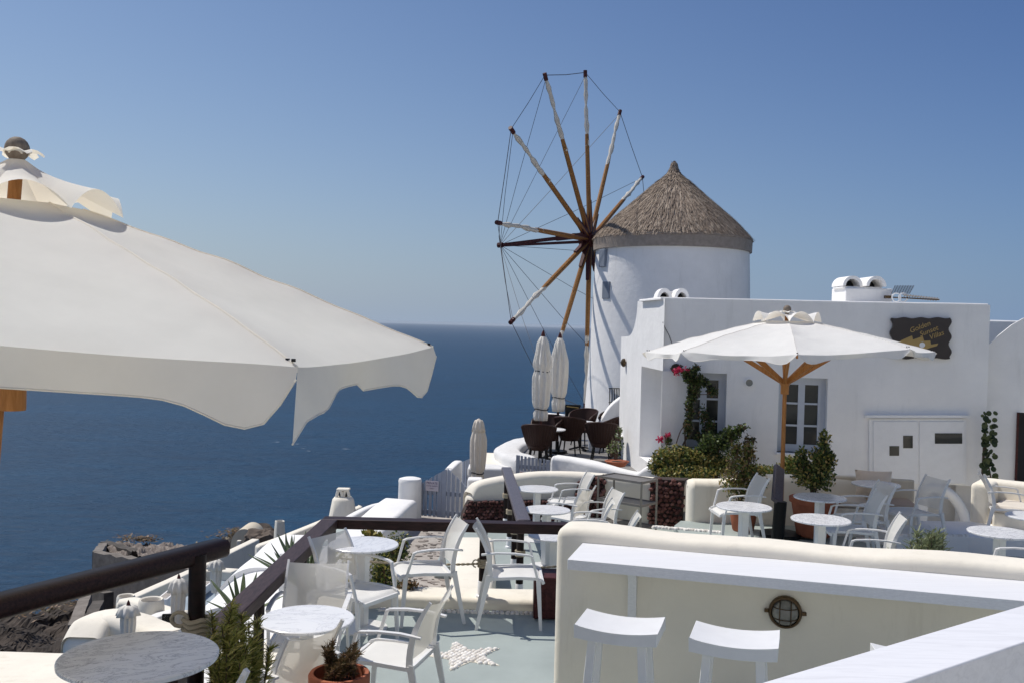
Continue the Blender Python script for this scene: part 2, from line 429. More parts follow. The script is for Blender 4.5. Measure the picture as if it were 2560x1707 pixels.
def stone(name, cols, sc=5, rough=0.85, bs=0.7):
    mt, nt, b = new_mat(name); v = coords(nt)
    ni = N_(nt, 'ShaderNodeObjectInfo'); n = noise_n(nt, sc, 12, 0.75, v)
    ad = N_(nt, 'ShaderNodeMath', operation='MULTIPLY_ADD'); ad.inputs[1].default_value = 0.5; ad.inputs[2].default_value = -0.25
    nt.links.new(ni.outputs['Random'], ad.inputs[0]); a2 = N_(nt, 'ShaderNodeMath', operation='ADD'); nt.links.new(n, a2.inputs[0]); nt.links.new(ad.outputs[0], a2.inputs[1])
    c = ramp(nt, a2.outputs[0], [(0.25, cols[0]), (0.5, cols[1]), (0.78, cols[2])])
    nt.links.new(c, b.inputs['Base Color']); b.inputs['Roughness'].default_value = rough; bump(nt, b, n, bs, 0.02); return mt
M['lava'] = stone('red_lava_stone', ((0.045, 0.014, 0.012), (0.13, 0.045, 0.036), (0.26, 0.13, 0.11)), 22)
M['lava_mortar'] = stone('dark_mortar', ((0.02, 0.012, 0.01), (0.04, 0.025, 0.022), (0.07, 0.05, 0.04)), 12)
M['pebble'] = stone('white_pebble', ((0.62, 0.58, 0.53), (0.80, 0.77, 0.72), (0.86, 0.84, 0.81)), 14, 0.7, 0.3)
M['cobble'] = stone('grey_cobble', ((0.14, 0.12, 0.105), (0.25, 0.215, 0.19), (0.40, 0.34, 0.30)), 14)
M['rock'] = stone('volcanic_rock', ((0.035, 0.026, 0.020), (0.10, 0.076, 0.058), (0.23, 0.18, 0.14)), 0.55, 0.95, 1.0)
M['ruin'] = stone('ruin_masonry', ((0.07, 0.06, 0.05), (0.14, 0.12, 0.10), (0.25, 0.22, 0.19)), 1.2, 0.95, 1.0)
def thatch():
    mt, nt, b = new_mat('thatch'); 
    g = N_(nt, 'ShaderNodeNewGeometry'); v = coords(nt, (1, 1, 0.25)); n = noise_n(nt, 9, 7, 0.7, v)
    a = N_(nt, 'ShaderNodeMath', operation='MULTIPLY_ADD'); a.inputs[1].default_value = 0.6; nt.links.new(g.outputs['Random Per Island'], a.inputs[0])
    k = N_(nt, 'ShaderNodeMath', operation='SUBTRACT'); nt.links.new(n, k.inputs[0]); k.inputs[1].default_value = 0.3; nt.links.new(k.outputs[0], a.inputs[2])
    c = ramp(nt, a.outputs[0], [(0.12, (0.11, 0.08, 0.058)), (0.45, (0.27, 0.205, 0.155)), (0.8, (0.48, 0.39, 0.30))])
    nt.links.new(c, b.inputs['Base Color']); b.inputs['Roughness'].default_value = 0.9; bump(nt, b, n, 0.6, 0.03); return mt
M['thatch'] = thatch()
def leaf(name, a, b_, c_, transl=0.3):
    mt, nt, b = new_mat(name); g = N_(nt, 'ShaderNodeNewGeometry')
    c = ramp(nt, g.outputs['Random Per Island'], [(0.0, a), (0.5, b_), (1.0, c_)])
    nt.links.new(c, b.inputs['Base Color']); b.inputs['Roughness'].default_value = 0.5; b.inputs['Specular IOR Level'].default_value = 0.3
    out = nt.nodes['Material Output']; tr = N_(nt, 'ShaderNodeBsdfTranslucent'); nt.links.new(c, tr.inputs[0])
    ms = N_(nt, 'ShaderNodeMixShader'); ms.inputs[0].default_value = transl; nt.links.new(b.outputs[0], ms.inputs[1]); nt.links.new(tr.outputs[0], ms.inputs[2]); nt.links.new(ms.outputs[0], out.inputs['Surface']); return mt
M['leaf_green'] = leaf('green_leaves', (0.03, 0.06, 0.015), (0.09, 0.14, 0.035), (0.22, 0.26, 0.08))
M['leaf_olive'] = leaf('olive_yellow_leaves', (0.14, 0.15, 0.03), (0.33, 0.30, 0.08), (0.52, 0.36, 0.14))
M['leaf_dark'] = leaf('dark_leaves', (0.015, 0.028, 0.013), (0.045, 0.065, 0.026), (0.11, 0.13, 0.05))
M['leaf_rust'] = leaf('rusty_leaves', (0.06, 0.055, 0.02), (0.16, 0.11, 0.05), (0.30, 0.18, 0.11))
M['leaf_rosemary'] = leaf('rosemary_needles', (0.10, 0.12, 0.02), (0.32, 0.32, 0.08), (0.60, 0.50, 0.18))
M['leaf_grey'] = leaf('grey_green_leaves', (0.16, 0.19, 0.09), (0.27, 0.30, 0.16), (0.38, 0.40, 0.24))
M['agave'] = leaf('agave_leaf', (0.08, 0.12, 0.07), (0.13, 0.18, 0.11), (0.22, 0.25, 0.12), 0.05)
M['flower'] = leaf('pink_bougainvillea', (0.45, 0.02, 0.07), (0.60, 0.04, 0.12), (0.72, 0.10, 0.2), 0.2)
M['yellow_flower'] = leaf('yellow_petals', (0.6, 0.45, 0.03), (0.65, 0.5, 0.05), (0.7, 0.6, 0.2), 0.2)
M['bark'] = wood('brown_bark', (0.06, 0.04, 0.03), (0.16, 0.11, 0.08), 0.9)
def sea():
    mt, nt, b = new_mat('sea_water')
    v1 = world_coords(nt, (0.055, 0.16, 1)); v2 = world_coords(nt, (0.0018, 0.0045, 1)); v3 = world_coords(nt, (0.012, 0.04, 1))
    n1 = noise_n(nt, 1.0, 7, 0.62, v1, 0.4); n2 = noise_n(nt, 1.0, 5, 0.6, v2); n3 = noise_n(nt, 1.0, 5, 0.6, v3, 0.5)
    sm = N_(nt, 'ShaderNodeMath', operation='ADD'); nt.links.new(n1, sm.inputs[0]); nt.links.new(n3, sm.inputs[1])
    s2 = N_(nt, 'ShaderNodeMath', operation='MULTIPLY_ADD'); nt.links.new(n2, s2.inputs[0]); s2.inputs[1].default_value = 0.8; nt.links.new(sm.outputs[0], s2.inputs[2])
    c = ramp(nt, s2.outputs[0], [(1.05/2.8, (0.0, 0.022, 0.058)), (1.75/2.8, (0.001, 0.047, 0.108))])
    # ramp input range is 0..1
    dv = N_(nt, 'ShaderNodeMath', operation='DIVIDE'); dv.inputs[1].default_value = 2.8; nt.links.new(s2.outputs[0], dv.inputs[0])
    rp = [l for l in nt.links if l.to_node.type == 'VALTORGB'][0].to_node; nt.links.new(dv.outputs[0], rp.inputs[0])
    nt.links.new(c, b.inputs['Base Color']); b.inputs['Roughness'].default_value = 0.42; b.inputs['IOR'].default_value = 1.33
    b.inputs['Specular IOR Level'].default_value = 0.22
    vw = world_coords(nt, (0.05, 0.10, 1)); wc = noise_n(nt, 1.0, 3, 0.5, vw); vg = world_coords(nt, (0.004, 0.006, 1)); wg = noise_n(nt, 1.0, 2, 0.5, vg)
    ms = N_(nt, 'ShaderNodeMath', operation='MULTIPLY'); nt.links.new(wc, ms.inputs[0]); nt.links.new(wg, ms.inputs[1])
    wf = ramp(nt, ms.outputs[0], [(0.475, (0, 0, 0)), (0.50, (1, 1, 1))]); mw = N_(nt, 'ShaderNodeMix', data_type='RGBA'); nt.links.new(wf, mw.inputs[0]); nt.links.new(c, mw.inputs[6]); mw.inputs[7].default_value = (.45, .5, .55, 1)
    nt.links.new(mw.outputs[2], b.inputs['Base Color'])
    bump(nt, b, n1, 1.0, 3.5)
    return mt
M['sea'] = sea()
# ================================================================ setting
ZS = -120.0
mb = MB(); mb.quad((-90000, -500, ZS), (90000, -500, ZS), (90000, 62000, ZS), (-90000, 62000, ZS))
water = solo(mb, 'sea', M['sea'], 'dark blue open sea reaching the horizon', kind='structure', smooth=0)

# ---- terrain: volcanic cliff falling to the sea on the left, solid ground under the terraces
mb = MB()
sil = [(-260,1560,52),(-120,1548,55),(0,1532,58),(60,1518,60),(110,1505,62),(160,1496,64),(215,1478,66),(255,1430,69),(330,1404,72),(420,1400,74),(500,1392,72),(560,1378,66),(600,1345,60),(625,1322,57),(655,1313,55),(690,1322,54),(730,1335,53),(800,1345,52),(900,1350,50),(1100,1350,48)]
cols = []
fine = []
for i in range(len(sil)-1):
    for k in range(6):
        t = k/6; a, b_ = sil[i], sil[i+1]; fine.append(tuple(a[j]*(1-t)+b_[j]*t for j in range(3)))
fine.append(sil[-1])
def terr(u, v):
    i = min(int(u*(len(fine)-1)+0.5), len(fine)-1); px, py, d = fine[i]
    p = P(px, py, d)
    if v <= 0.72:
        s = v/0.72; q = P(px, py, d); near = Vector((p.x*0.55-1, p.y*0.42, -16.5 if px < 500 else -8.5-5*max(0, (700-px)/200)))
        near.z = min(near.z, p.z*0.9-1.5)
        r = near.lerp(q, s); r.z = near.z+(q.z-near.z)*(s**1.25)
    else:
        s = (v-0.72)/0.28; r = p+Vector((-8*s, 26*s, -((s*1.0)**1.2)*(100)))
    a = 1.0 if v > 0.05 else 0
    n = noise.noise_vector(r*0.16)*1.5+noise.noise_vector(r*0.55)*0.55+noise.noise_vector(r*1.6)*0.22
    if v > 0.66: n = n*0.75
    return r+Vector((n.x, n.y, n.z*0.9))*a
mb.grid(terr, len(fine)-1, 90)
solo(mb, 'hillside', M['rock'], 'dark brown volcanic cliff falling to the sea', kind='structure', smooth=0)
# rock body that carries the terraces and the windmill
mb = MB()
def body(u, v):
    a = u*2*math.pi
    ca, sa = math.cos(a), math.sin(a); k = (abs(ca)**3+abs(sa)**3)**(-1/3)
    p = Vector((7.4+8.9*k*ca*(1+v*.5), 15.5+13.5*k*sa*(1+v*.25), -3.8-(v**0.8)*117))
    p += noise.noise_vector(p*0.2)*2.5*v
    return p
mb.grid(body, 60, 24)
o_ = len(mb.v)-61*25
mb.f.append(tuple(o_+i*25 for i in range(60)))
solo(mb, 'headland', M['rock'], 'rock slope under the terraces', kind='structure', smooth=30)

# ---- floors
ZF, ZM, ZR, ZP = -2.65, -3.05, -2.65, -3.20
mb = MB(); mb.prism([(-1.75, 2.0), (6.5, 1.2), (6.5, 7.5), (2.2, 8.2), (2.2, 9.0), (-1.75, 9.0)], -3.7, ZF)
solo(mb, 'terrace_floor', M['floor'], 'grey green painted floor of the lower terrace', kind='structure', smooth=0)
mb = MB(); mb.prism([(-0.1, 9.0), (2.2, 9.0), (2.25, 12.9), (2.4, 13.25), (3.0, 15.6), (-0.75, 15.2), (-0.9, 12.0), (-0.5, 12.0)], -3.7, ZM)
solo(mb, 'middle_terrace_floor', M['floor'], 'grey green floor of the middle terrace', kind='structure', smooth=0)
mb = MB(); mb.prism([(2.2, 7.9), (9.5, 6.0), (12, 9), (12, 12.9), (2.4, 13.25), (2.25, 12.9)], -3.7, ZR)
solo(mb, 'right_terrace_floor', M['floor'], 'grey green floor of the right terrace', kind='structure', smooth=0)
mb = MB(); mb.prism([(2.75, 13.7), (5.0, 13.55), (5.0, 16.1), (2.6, 16.7)], -3.7, -2.8); solo(mb, 'planting_bed', M['path'], 'dry soil bed along the foot of the villa', kind='structure', smooth=0)  # hidden pale ground, added to lift the villa wall with bounced sun
mb = MB(); mb.prism([(5.0, 12.9), (12, 12.9), (12, 16), (5.0, 16.3)], -3.9, -3.32); solo(mb, 'bounce_floor', M['cream'], 'pale floor of the yard in front of the arch', kind='structure', smooth=0)  # unseen floor, added pale so it bounces light onto the facade
# path between railing and gate
mb = MB(); mb.prism([(-1.6, 9.05), (-0.5, 9.05), (-0.55, 12.1), (-0.8, 15.9), (-1.9, 15.9), (-1.75, 12)], -3.7, ZP)
path = solo(mb, 'path', M['path'], 'narrow cement path leading to the picket gate', kind='structure', smooth=0)
cb = []
for k in range(5):
    b_ = MB(); n = 7+k % 3
    ang = sorted(random.uniform(0, 2*math.pi) for _ in range(n)); ring = [(math.cos(a)*random.uniform(.75, 1)*.055, math.sin(a)*random.uniform(.6, 1)*.035) for a in ang]
    b_.prism(ring, 0, 0.012); cb.append(mesh_of(b_, 'cobble', M['cobble'], 0))
for k in range(290):
    y = random.uniform(10.6, 15.4); x = random.uniform(-1.3, -0.62)
    o = bpy.data.objects.new('cobble', random.choice(cb)); link(o); o.parent = path
    o.location = Vector((x, y, ZP-0.006+random.uniform(0, .004)))-path.location; o.rotation_euler = (0, 0, random.uniform(-0.5, .5)); s = random.uniform(.35, 1.15); o.scale = (s, s, 1)

# ---- kerb with round front, under the dark railing (white, cream top)
kt = -2.555
mb = MB()
kp = smooth_path([(0.62, 9.06, kt), (0.1, 9.06, kt), (-0.6, 9.08, kt), (-1.2, 9.05, kt), (-1.52, 8.8, kt), (-1.66, 8.2, kt), (-1.72, 7.2, kt+.01), (-1.76, 6.0, kt+.02), (-1.8, 4.8, kt+.03)], 5)
parapet(mb, kp, 0.42, 0.05, -2.9, wob=0.012)
solo(mb, 'kerb_wall', M['cream'], 'low cream kerb curving under the dark wooden railing', 'kerb')
# rows of pebbles set along the foot of the kerb
pebm = []
def pebble_mesh(sx, sy, sz, name='pebble'):
    b_ = MB(); n = 7
    rs = [random.uniform(.82, 1.05) for _ in range(n)]
    for zz, k in ((-0.2, 1.0), (0.45, 0.95), (0.85, 0.62)):
        for i in range(n):
            a = 2*math.pi*i/n; b_.v.append(Vector((math.cos(a)*sx*rs[i]*k, math.sin(a)*sy*rs[i]*k, sz*zz)))
    for l in range(2):
        for i in range(n): b_.f.append((l*n+i, l*n+(i+1) % n, (l+1)*n+(i+1) % n, (l+1)*n+i))
    b_.f.append(tuple(2*n+i for i in range(n)))
    return mesh_of(b_, name, M['pebble'], 60)
for k in range(6): pebm.append(pebble_mesh(.026, .021, .020))
edge = thing('pebble_edging', (-0.5, 8.82, ZF), 'line of small white pebbles set into the floor at the foot of the kerb', 'edging')
x = -1.15
while x < 0.55:
    for row in range(2):
        o = bpy.data.objects.new('pebble', random.choice(pebm)); link(o); o.parent = edge
        o.location = Vector((x+random.uniform(-.01, .01), 8.80-row*.04+random.uniform(-.006, .006), ZF))-edge.location; o.rotation_euler = (0, 0, random.uniform(0, 3)); 
    x += .045
# ---- five-pointed star of pebbles
t1, t2, t3 = G(1243, 1598, ZF), G(1250, 1664, ZF), G(1070, 1690, ZF)
sc_ = G(1163, 1640, ZF); Rst = (t2-sc_).length*1.0
a2 = math.atan2(t2.y-sc_.y, t2.x-sc_.x)
star = []
for k in range(10):
    a = a2+math.pi*k/5; r = Rst*(1.0 if k % 2 == 0 else 0.40); star.append(Vector((sc_.x+r*math.cos(a), sc_.y+r*math.sin(a), ZF)))
mb = MB(); mb.prism([(p.x, p.y) for p in star], ZF-.01, ZF+.005)
mosaic = solo(mb, 'star_mosaic', M['cream'], 'five-pointed star of white pebbles set in the grey green floor', 'mosaic', smooth=0)
def inside(p, poly):
    c = False; n = len(poly)
    for i in range(n):
        a, b_ = poly[i], poly[(i+1) % n]
        if (a.y > p.y) != (b_.y > p.y) and p.x < (b_.x-a.x)*(p.y-a.y)/(b_.y-a.y)+a.x: c = not c
    return c
cnt = 0; sp = 0.042
iy = int(Rst*2/(sp*.86))+2
for j in range(-iy//2, iy//2+1):
    for i in range(-iy//2, iy//2+1):
        p = Vector((sc_.x+i*sp+(j % 2)*sp/2+random.uniform(-.005, .005), sc_.y+j*sp*.86+random.uniform(-.005, .005), 0))
        if inside(p, star) and cnt < 298:
            o = bpy.data.objects.new('pebble', random.choice(pebm)); link(o); o.parent = mosaic; o.location = Vector((p.x, p.y, ZF+.002))-mosaic.location
            o.rotation_euler = (0, 0, random.uniform(0, 3)); cnt += 1
print('star pebbles', cnt, 'R', Rst, sc_)

# ---- low platform under the near table and umbrella
mb = MB(); mb.prism([(-6, 1.0), (-1.75, 1.0), (-1.5, 3.0), (-1.42, 5.05), (-1.95, 4.7), (-2.45, 3.6), (-6, 2.4)], -3.7, -2.06)
solo(mb, 'upper_platform', M['floor'], 'raised floor under the near marble table', kind='structure', smooth=0)

# ---- unseen pale terrace and white house rows, added behind the viewpoint as warm bounce fill
mb = MB(); mb.prism([(-14, -6), (16, -6), (16, .9), (-14, .9)], -3.7, -1.62)
solo(mb, 'fill_terrace', M['cream'], 'pale paved terrace at the viewpoint', kind='structure', smooth=0)
for k in range(6):
    y0, z0, z1 = -6-5.5*k, -1.62+2.6*k, -1.62+2.6*(k+1); xa, xb = -20-2*k+random.uniform(-1, 1), 24+2*k
    mb = MB(); hs = [(3+5.2*j, 4.1+5.2*j, z0+.0, z0+1.7) for j in range(8)]
    z1 = z0+2.6; facade(mb, (xa, y0), (xb, y0), z0, z0+1.95, hs, .3, (0, 1, 0)); mb.quad((xa, y0, z0+1.95), (xb, y0, z0+1.95), (xb, y0-5.5, z1+.3), (xa, y0-5.5, z1+.3)); mb.quad((xa, y0, z0), (xa, y0, z1), (xa, y0-6, z1), (xa, y0-6, z0)); mb.quad((xb, y0, z0), (xb, y0, z1), (xb, y0-6, z1), (xb, y0-6, z0))  # roofs sloped to reflect more sun onto the shaded fronts
    bh = thing('fill_house_row', (0, y0, z0), 'white village house row number %s up the slope behind the viewpoint' % ('one', 'two', 'three', 'four', 'five', 'six')[k], 'house', 'house rows behind the viewpoint'); part(mb, 'wall', M['white'], bh, smooth=0)
    mb = MB(); mb.quad((xa+1, y0-.3, z0), (xb-1, y0-.3, z0), (xb-1, y0-.3, z0+2), (xa+1, y0-.3, z0+2)); part(mb, 'shutter', M['blue_grey'], bh, smooth=0)

# ---- foreground bar wall with counter shelf
b0, b1 = Vector((0.345, 6.60, 0)), Vector((3.11, 5.84, 0)); bt = (b1-b0).normalized(); bn = Vector((bt.y, -bt.x, 0))   # bn towards camera
bc0 = b0 - bn*0.155; L_ = 6.2
mb = MB()
pp = [bc0+bt*(L_*k/40)+Vector((0, 0, -1.395+0.006*math.sin(k*.9))) for k in range(41)]
parapet(mb, pp, 0.33, 0.055, -2.95, wob=0.018, batter=0.02)
solo(mb, 'bar_wall', M['cream'], 'cream plastered wall behind the bar shelf and stools', 'wall')
q0 = G(1417, 1398, -1.475)
qd = bt; qn = -bn
mb = MB()
cc = b0+bt*((q0-b0).dot(bt)) + bn*0.252 + bt*2.6; cc.z = -1.51
mb.box(cc, (5.2, 0.50, 0.066), M=Matrix(((bt.x, -bn.x*-1, 0), (bt.y, bn.y, 0), (0, 0, 1))))
shelf = solo(mb, 'bar_shelf', M['white_plank'], 'long white wooden bar shelf fixed along the cream wall', 'shelf', bevel=0.003)
for s, nm in ((1583, 'a'), (2700, 'b')):
    a = W(s, 1470, b0, b1); a.z = 0; mb = MB()
    prof = [(0, 0), (0.20, 0), (0.19, -.04), (0.12, -.07), (0.055, -.15), (0.05, -.30), (0.035, -.42), (0, -.44)]
    vs = []
    for w in (-.028, .028):
        for u, z in prof: vs.append(a+bn*(u-0.0)+bt*w+Vector((0, 0, -1.545+z)))
    n = len(prof); fs = [tuple(range(n)), tuple(reversed(range(n, 2*n)))]+[(i, i+n, (i+1) % n+n, (i+1) % n) for i in range(n)]
    mb.add(vs, fs); part(mb, 'bracket', M['white_plank'], shelf)
# bulkhead lamp on the wall
lp = W(1963, 1526, b0, b1)
lamp = thing('bulkhead_lamp', lp-Vector((0, 0, .1)), 'round brass bulkhead lamp with wire cage below the bar shelf', 'lamp')
Q = Matrix((( bt.x, 0, bn.x), (bt.y, 0, bn.y), (0, 1, 0)))
def lathe_dir(mb, prof, c, Q, n=28, cap=True):
    b2 = MB(); b2.lathe(prof, (0,0,0), n); return mb.add([Q @ p+c for p in b2.v], b2.f)
mb = MB(); lathe_dir(mb, [(.075, 0), (.104, .004), (.106, .035), (.098, .05), (.088, .052), (.084, .03), (.02, .028)], lp, Q); part(mb, 'housing', M['brass'], lamp)
mb = MB(); lathe_dir(mb, [(.084, .03), (.080, .055), (.062, .082), (.03, .097), (.004, .1)], lp, Q); part(mb, 'glass_dome', M['lamp_glass'], lamp)
mb = MB()
for off in (-.035, .035):
    for vert in (0, 1):
        pts = []
        for k in range(9):
            t = -1+k/4; w = .088*t; h = .107*math.sqrt(max(0, 1-(w*w+off*off)/.0095))+.004
            loc = Vector((off, w, h)) if vert else Vector((w, off, h)); pts.append(lp+Q @ loc)
        mb.tube(pts, .0032, 6)
part(mb, 'cage', M['brass'], lamp)
for s in (-1, 1):
    mb = MB(); mb.box(lp+bt*s*.115+bn*.025, (.03, .02, .022)); part(mb, 'wing_nut', M['brass'], lamp)

# ---- white banister right in front of the camera
zb = -0.74
c0, c1, d0, d1 = G(1896, 1707, zb), G(2560, 1517, zb), G(2258, 1707, zb), G(2560, 1600, zb)
mid0 = (c0+d0)/2; dirb = ((c1-c0).normalized()+(d1-d0).normalized()).normalized(); wv = Vector((dirb.y, -dirb.x, 0))
ww = abs((d0-c0).dot(wv)); cen = c0+wv*ww/2
mb = MB(); a, e = cen-dirb*1.3, cen+dirb*3.2
Mb = Matrix(((dirb.x, -dirb.y, 0), (dirb.y, dirb.x, 0), (0, 0, 1)))
ban = thing('banister', (a.x, a.y, -1.7), 'thick white painted wooden banister beam at the lower right corner', 'banister')
m_ = (a+e)/2; mb.box(Vector((m_.x, m_.y, zb-.065)), ((e-a).length, ww, .13), M=Mb); part(mb, 'beam', M['banister'], ban, bevel=.004)
for k in (0.25, 2.3, 4.1):
    q = a+dirb*k; mb = MB(); mb.box((q.x, q.y, zb-.13-.75), (.09, .09, 1.5), M=Mb); part(mb, 'post', M['banister'], ban)

# ---- broad low wall / planter right of the path, steps behind the railing
mb = MB(); parapet(mb, smooth_path([(-0.36, 9.35, -2.60), (-0.34, 10.5, -2.60), (-0.40, 11.8, -2.62)], 5), 0.46, .07, -3.3, wob=.015)
solo(mb, 'path_wall', M['cream'], 'broad low cream wall on the right side of the path', 'wall')
mb = MB(); mb.box((0.16, 9.48, -2.84), (.46, .36, .34)); solo(mb, 'step_block', M['cream'], 'small cream step behind the chair facing right', 'step', bevel=.02)
mb = MB(); mb.box((0.30, 9.9, -2.95), (.7, .3, .2)); solo(mb, 'step_block', M['step_green'], 'pale green lower step beside the middle terrace', 'step', bevel=.01)

# ---- back wall of the middle and right terraces with lava stone panels
ztop = -2.32
bw = [P(1168, 1235, 15.0), P(1186, 1209, 15.05), P(1225, 1196, 15.1), P(1300, 1183, 15.2), P(1400, 1178, 15.35), P(1500, 1184, 15.3), P(1620, 1193, 15.1), P(1700, 1196, 14.9), P(1760, 1199, 14.8)]
bw2 = [P(1719, 1197, 13.36), P(1790, 1199, 13.36), P(1835, 1196, 13.34), P(1875, 1188, 13.32), P(1960, 1186, 13.28), P(2065, 1188, 13.2), P(2180, 1192, 13.15), P(2285, 1199, 13.1)]
mb = MB(); parapet(mb, smooth_path(bw, 4), 0.34, 0.10, -3.4, wob=.014)
mb2 = MB(); parapet(mb2, smooth_path(bw2, 4), 0.34, 0.10, -3.4, wob=.014)
backwall2 = solo(mb2, 'terrace_wall', M['cream'], 'plain cream parapet behind the parasol pole, bench and potted bushes', 'wall')
backwall = solo(mb, 'terrace_wall', M['cream'], 'long curving cream parapet with dark red lava stone panels', 'wall')
# lower thick lip on the left, recessed stone panel below it
stm = []
for k in range(8):
    b_ = MB(); n = 6; rings = []
    rs = [random.uniform(.8, 1.1) for _ in range(n)]
    for zz, kk in ((-.4, 1.0), (.35, .92), (.75, .5)):
        for i in range(n):
            a = 2*math.pi*i/n; b_.v.append(Vector((math.cos(a)*.043*rs[i]*kk, .05*zz+random.uniform(-.006, .006), math.sin(a)*.038*rs[i]*kk)))
    for l in range(2):
        for i in range(n): b_.f.append((l*n+i, l*n+(i+1) % n, (l+1)*n+(i+1) % n, (l+1)*n+i))
    b_.f.append(tuple(2*n+i for i in range(n)))
    for q in b_.v: q.y = -q.y
    stm.append(mesh_of(b_, 'stone', M['lava'], 0))
nst = 0
extra = MB(); back = MB()
def panel(poly_px, Y0, Y1, px0, px1, step):
    """stones filling a polygon of the wall face, given by photo pixels, on the vertical plane between two depths"""
    global nst
    a, b_ = P(px0, 1250, Y0), P(px1, 1250, Y1)
    pts = [W(x, y, a, b_) for x, y in poly_px]
    t = Vector((b_.x-a.x, b_.y-a.y, 0)).normalized(); nr = Vector((t.y, -t.x, 0)); rz = math.atan2(t.y, t.x)
    P2 = [Vector(((p-a).dot(t), p.z, 0)) for p in pts]
    o_ = len(back.v); back.v += [p-nr*(-.03) for p in pts]; back.f.append(tuple(range(o_, o_+len(pts))))
    back.v += [p+nr*.0-nr*.25 for p in pts]; n = len(pts); back.f += [(o_+i, o_+(i+1) % n, o_+n+(i+1) % n, o_+n+i) for i in range(n)]
    x0, x1 = min(p.x for p in P2), max(p.x for p in P2); z0, z1 = min(p.y for p in P2), max(p.y for p in P2)
    z = z0; r = 0
    while z < z1+step*.4:
        x = x0+(r % 2)*step/2
        while x < x1:
            q = Vector((x+random.uniform(-.25, .25)*step, z+random.uniform(-.2, .2)*step, 0))
            if inside(q, P2):
                w = a+t*q.x; w.z = q.y; w += nr*(.035+random.uniform(0, .022))
                me = random.choice(stm)
                if nst < 296:
                    o = bpy.data.objects.new('stone', me); link(o); o.parent = backwall; o.location = w-backwall.location; s = step/.075*random.uniform(.85, 1.15)
                    o.rotation_euler = (0, random.uniform(-.6, .6), rz); o.scale = (s, s, s); nst += 1
                else:
                    s = step/.075; rot = Matrix.Rotation(rz, 3, 'Z'); extra.add([w+rot @ (v.co*s) for v in me.vertices], [tuple(p.vertices) for p in me.polygons])
            x += step
        z += step*.84; r += 1
panel([(1628, 1196), (1712, 1199), (1706, 1318), (1622, 1314)], 14.93, 14.68, 1620, 1718, .075)
panel([(1462, 1190), (1512, 1188), (1512, 1250), (1512, 1305), (1450, 1300), (1445, 1262), (1436, 1236), (1448, 1204)], 15.12, 15.12, 1440, 1520, .075)
panel([(1172, 1252), (1300, 1250), (1452, 1252), (1452, 1312), (1152, 1312), (1158, 1285)], 14.82, 15.1, 1160, 1455, .056)
part(back, 'mortar', M['lava_mortar'], backwall, smooth=0)
e_ = part(extra, 'small_stones', M['lava'], backwall, smooth=0); e_['kind'] = 'stuff'
print('stones', nst, len(extra.f))

e0, e1 = G(1634, 1317, ZR), G(1800, 1331, ZR)
eg = thing('pebble_edging', (e0.x, e0.y, ZR), 'short line of pale pebbles at the foot of the plain parapet above the bar wall', 'edging')
for k in range(46):
    q = e0.lerp(e1, k/45); o = bpy.data.objects.new('pebble', random.choice(pebm)); link(o); o.parent = eg; o.location = V(q.x, q.y+random.uniform(-.02, .02), ZR)-eg.location; o.scale = (1.5, 1.5, 1.5); o.rotation_euler = (0, 0, random.uniform(0, 3))
# ---- bench with cushions along the back wall (right terrace)
zs = -2.28
bp0, bp1 = P(2060, 1345, 12.55), P(2275, 1345, 12.35)
t = Vector((bp1.x-bp0.x, bp1.y-bp0.y, 0)).normalized(); nr = Vector((t.y, -t.x, 0)); Mq = Matrix(((t.x, -nr.x, 0), (t.y, -nr.y, 0), (0, 0, 1)))
bench = thing('masonry_bench', (bp0.x, bp0.y, ZR), 'cream masonry bench with tan seat pads below the parapet', 'bench')
Lb = (bp1-bp0).length+.10; mid = (bp0+bp1)/2+t*.03
mb = MB(); mb.box(Vector((mid.x, mid.y, (zs+ZR-.3)/2))-nr*.30, (Lb, .62, zs-ZR+.3), M=Mq); part(mb, 'seat_base', M['cream'], bench, bevel=.03)
for k in range(2):
    mb = MB(); c = bp0+t*(Lb*(.25+.5*k))-nr*.27; c.z = zs+.045; mb.box(c, (Lb/2-.02, .56, .075), M=Mq); part(mb, 'seat_pad', M['pad'] if k else M['pad_cream'], bench, bevel=.025)
mb = MB()

mb.box(Vector((mid.x, mid.y, -2.10))-nr*.60, (Lb+.15, .08, .30), M=Mq); part(mb, 'back_panel', M['tan'], bench, bevel=.02)  # tan colour paints bounce light onto the parapet's inner face
cu = MB()
cp = P(2184, 1209, 12.72)
def cush(u, v):
    a, b2 = u*2-1, v*2-1; w = .235*(1-.10*(1-abs(b2))*0)*(a-.12*a*(1-b2*b2)*.5); h = .175*(b2-.12*b2*(1-a*a)*.5)
    return w, h, .075*math.sqrt(max(0, (1-a**4)*(1-b2**4)))
for sg in (1, -1):
    cu.grid(lambda u, v: (lambda w: cp+t*w[0]+Vector((0, 0, w[1]))+nr*(w[2]*sg+w[1]*-.25))(cush(u, v)), 12, 12)
solo(cu, 'cushion', M['cushion'], 'shiny peach cushion standing on the masonry bench', 'cushion')

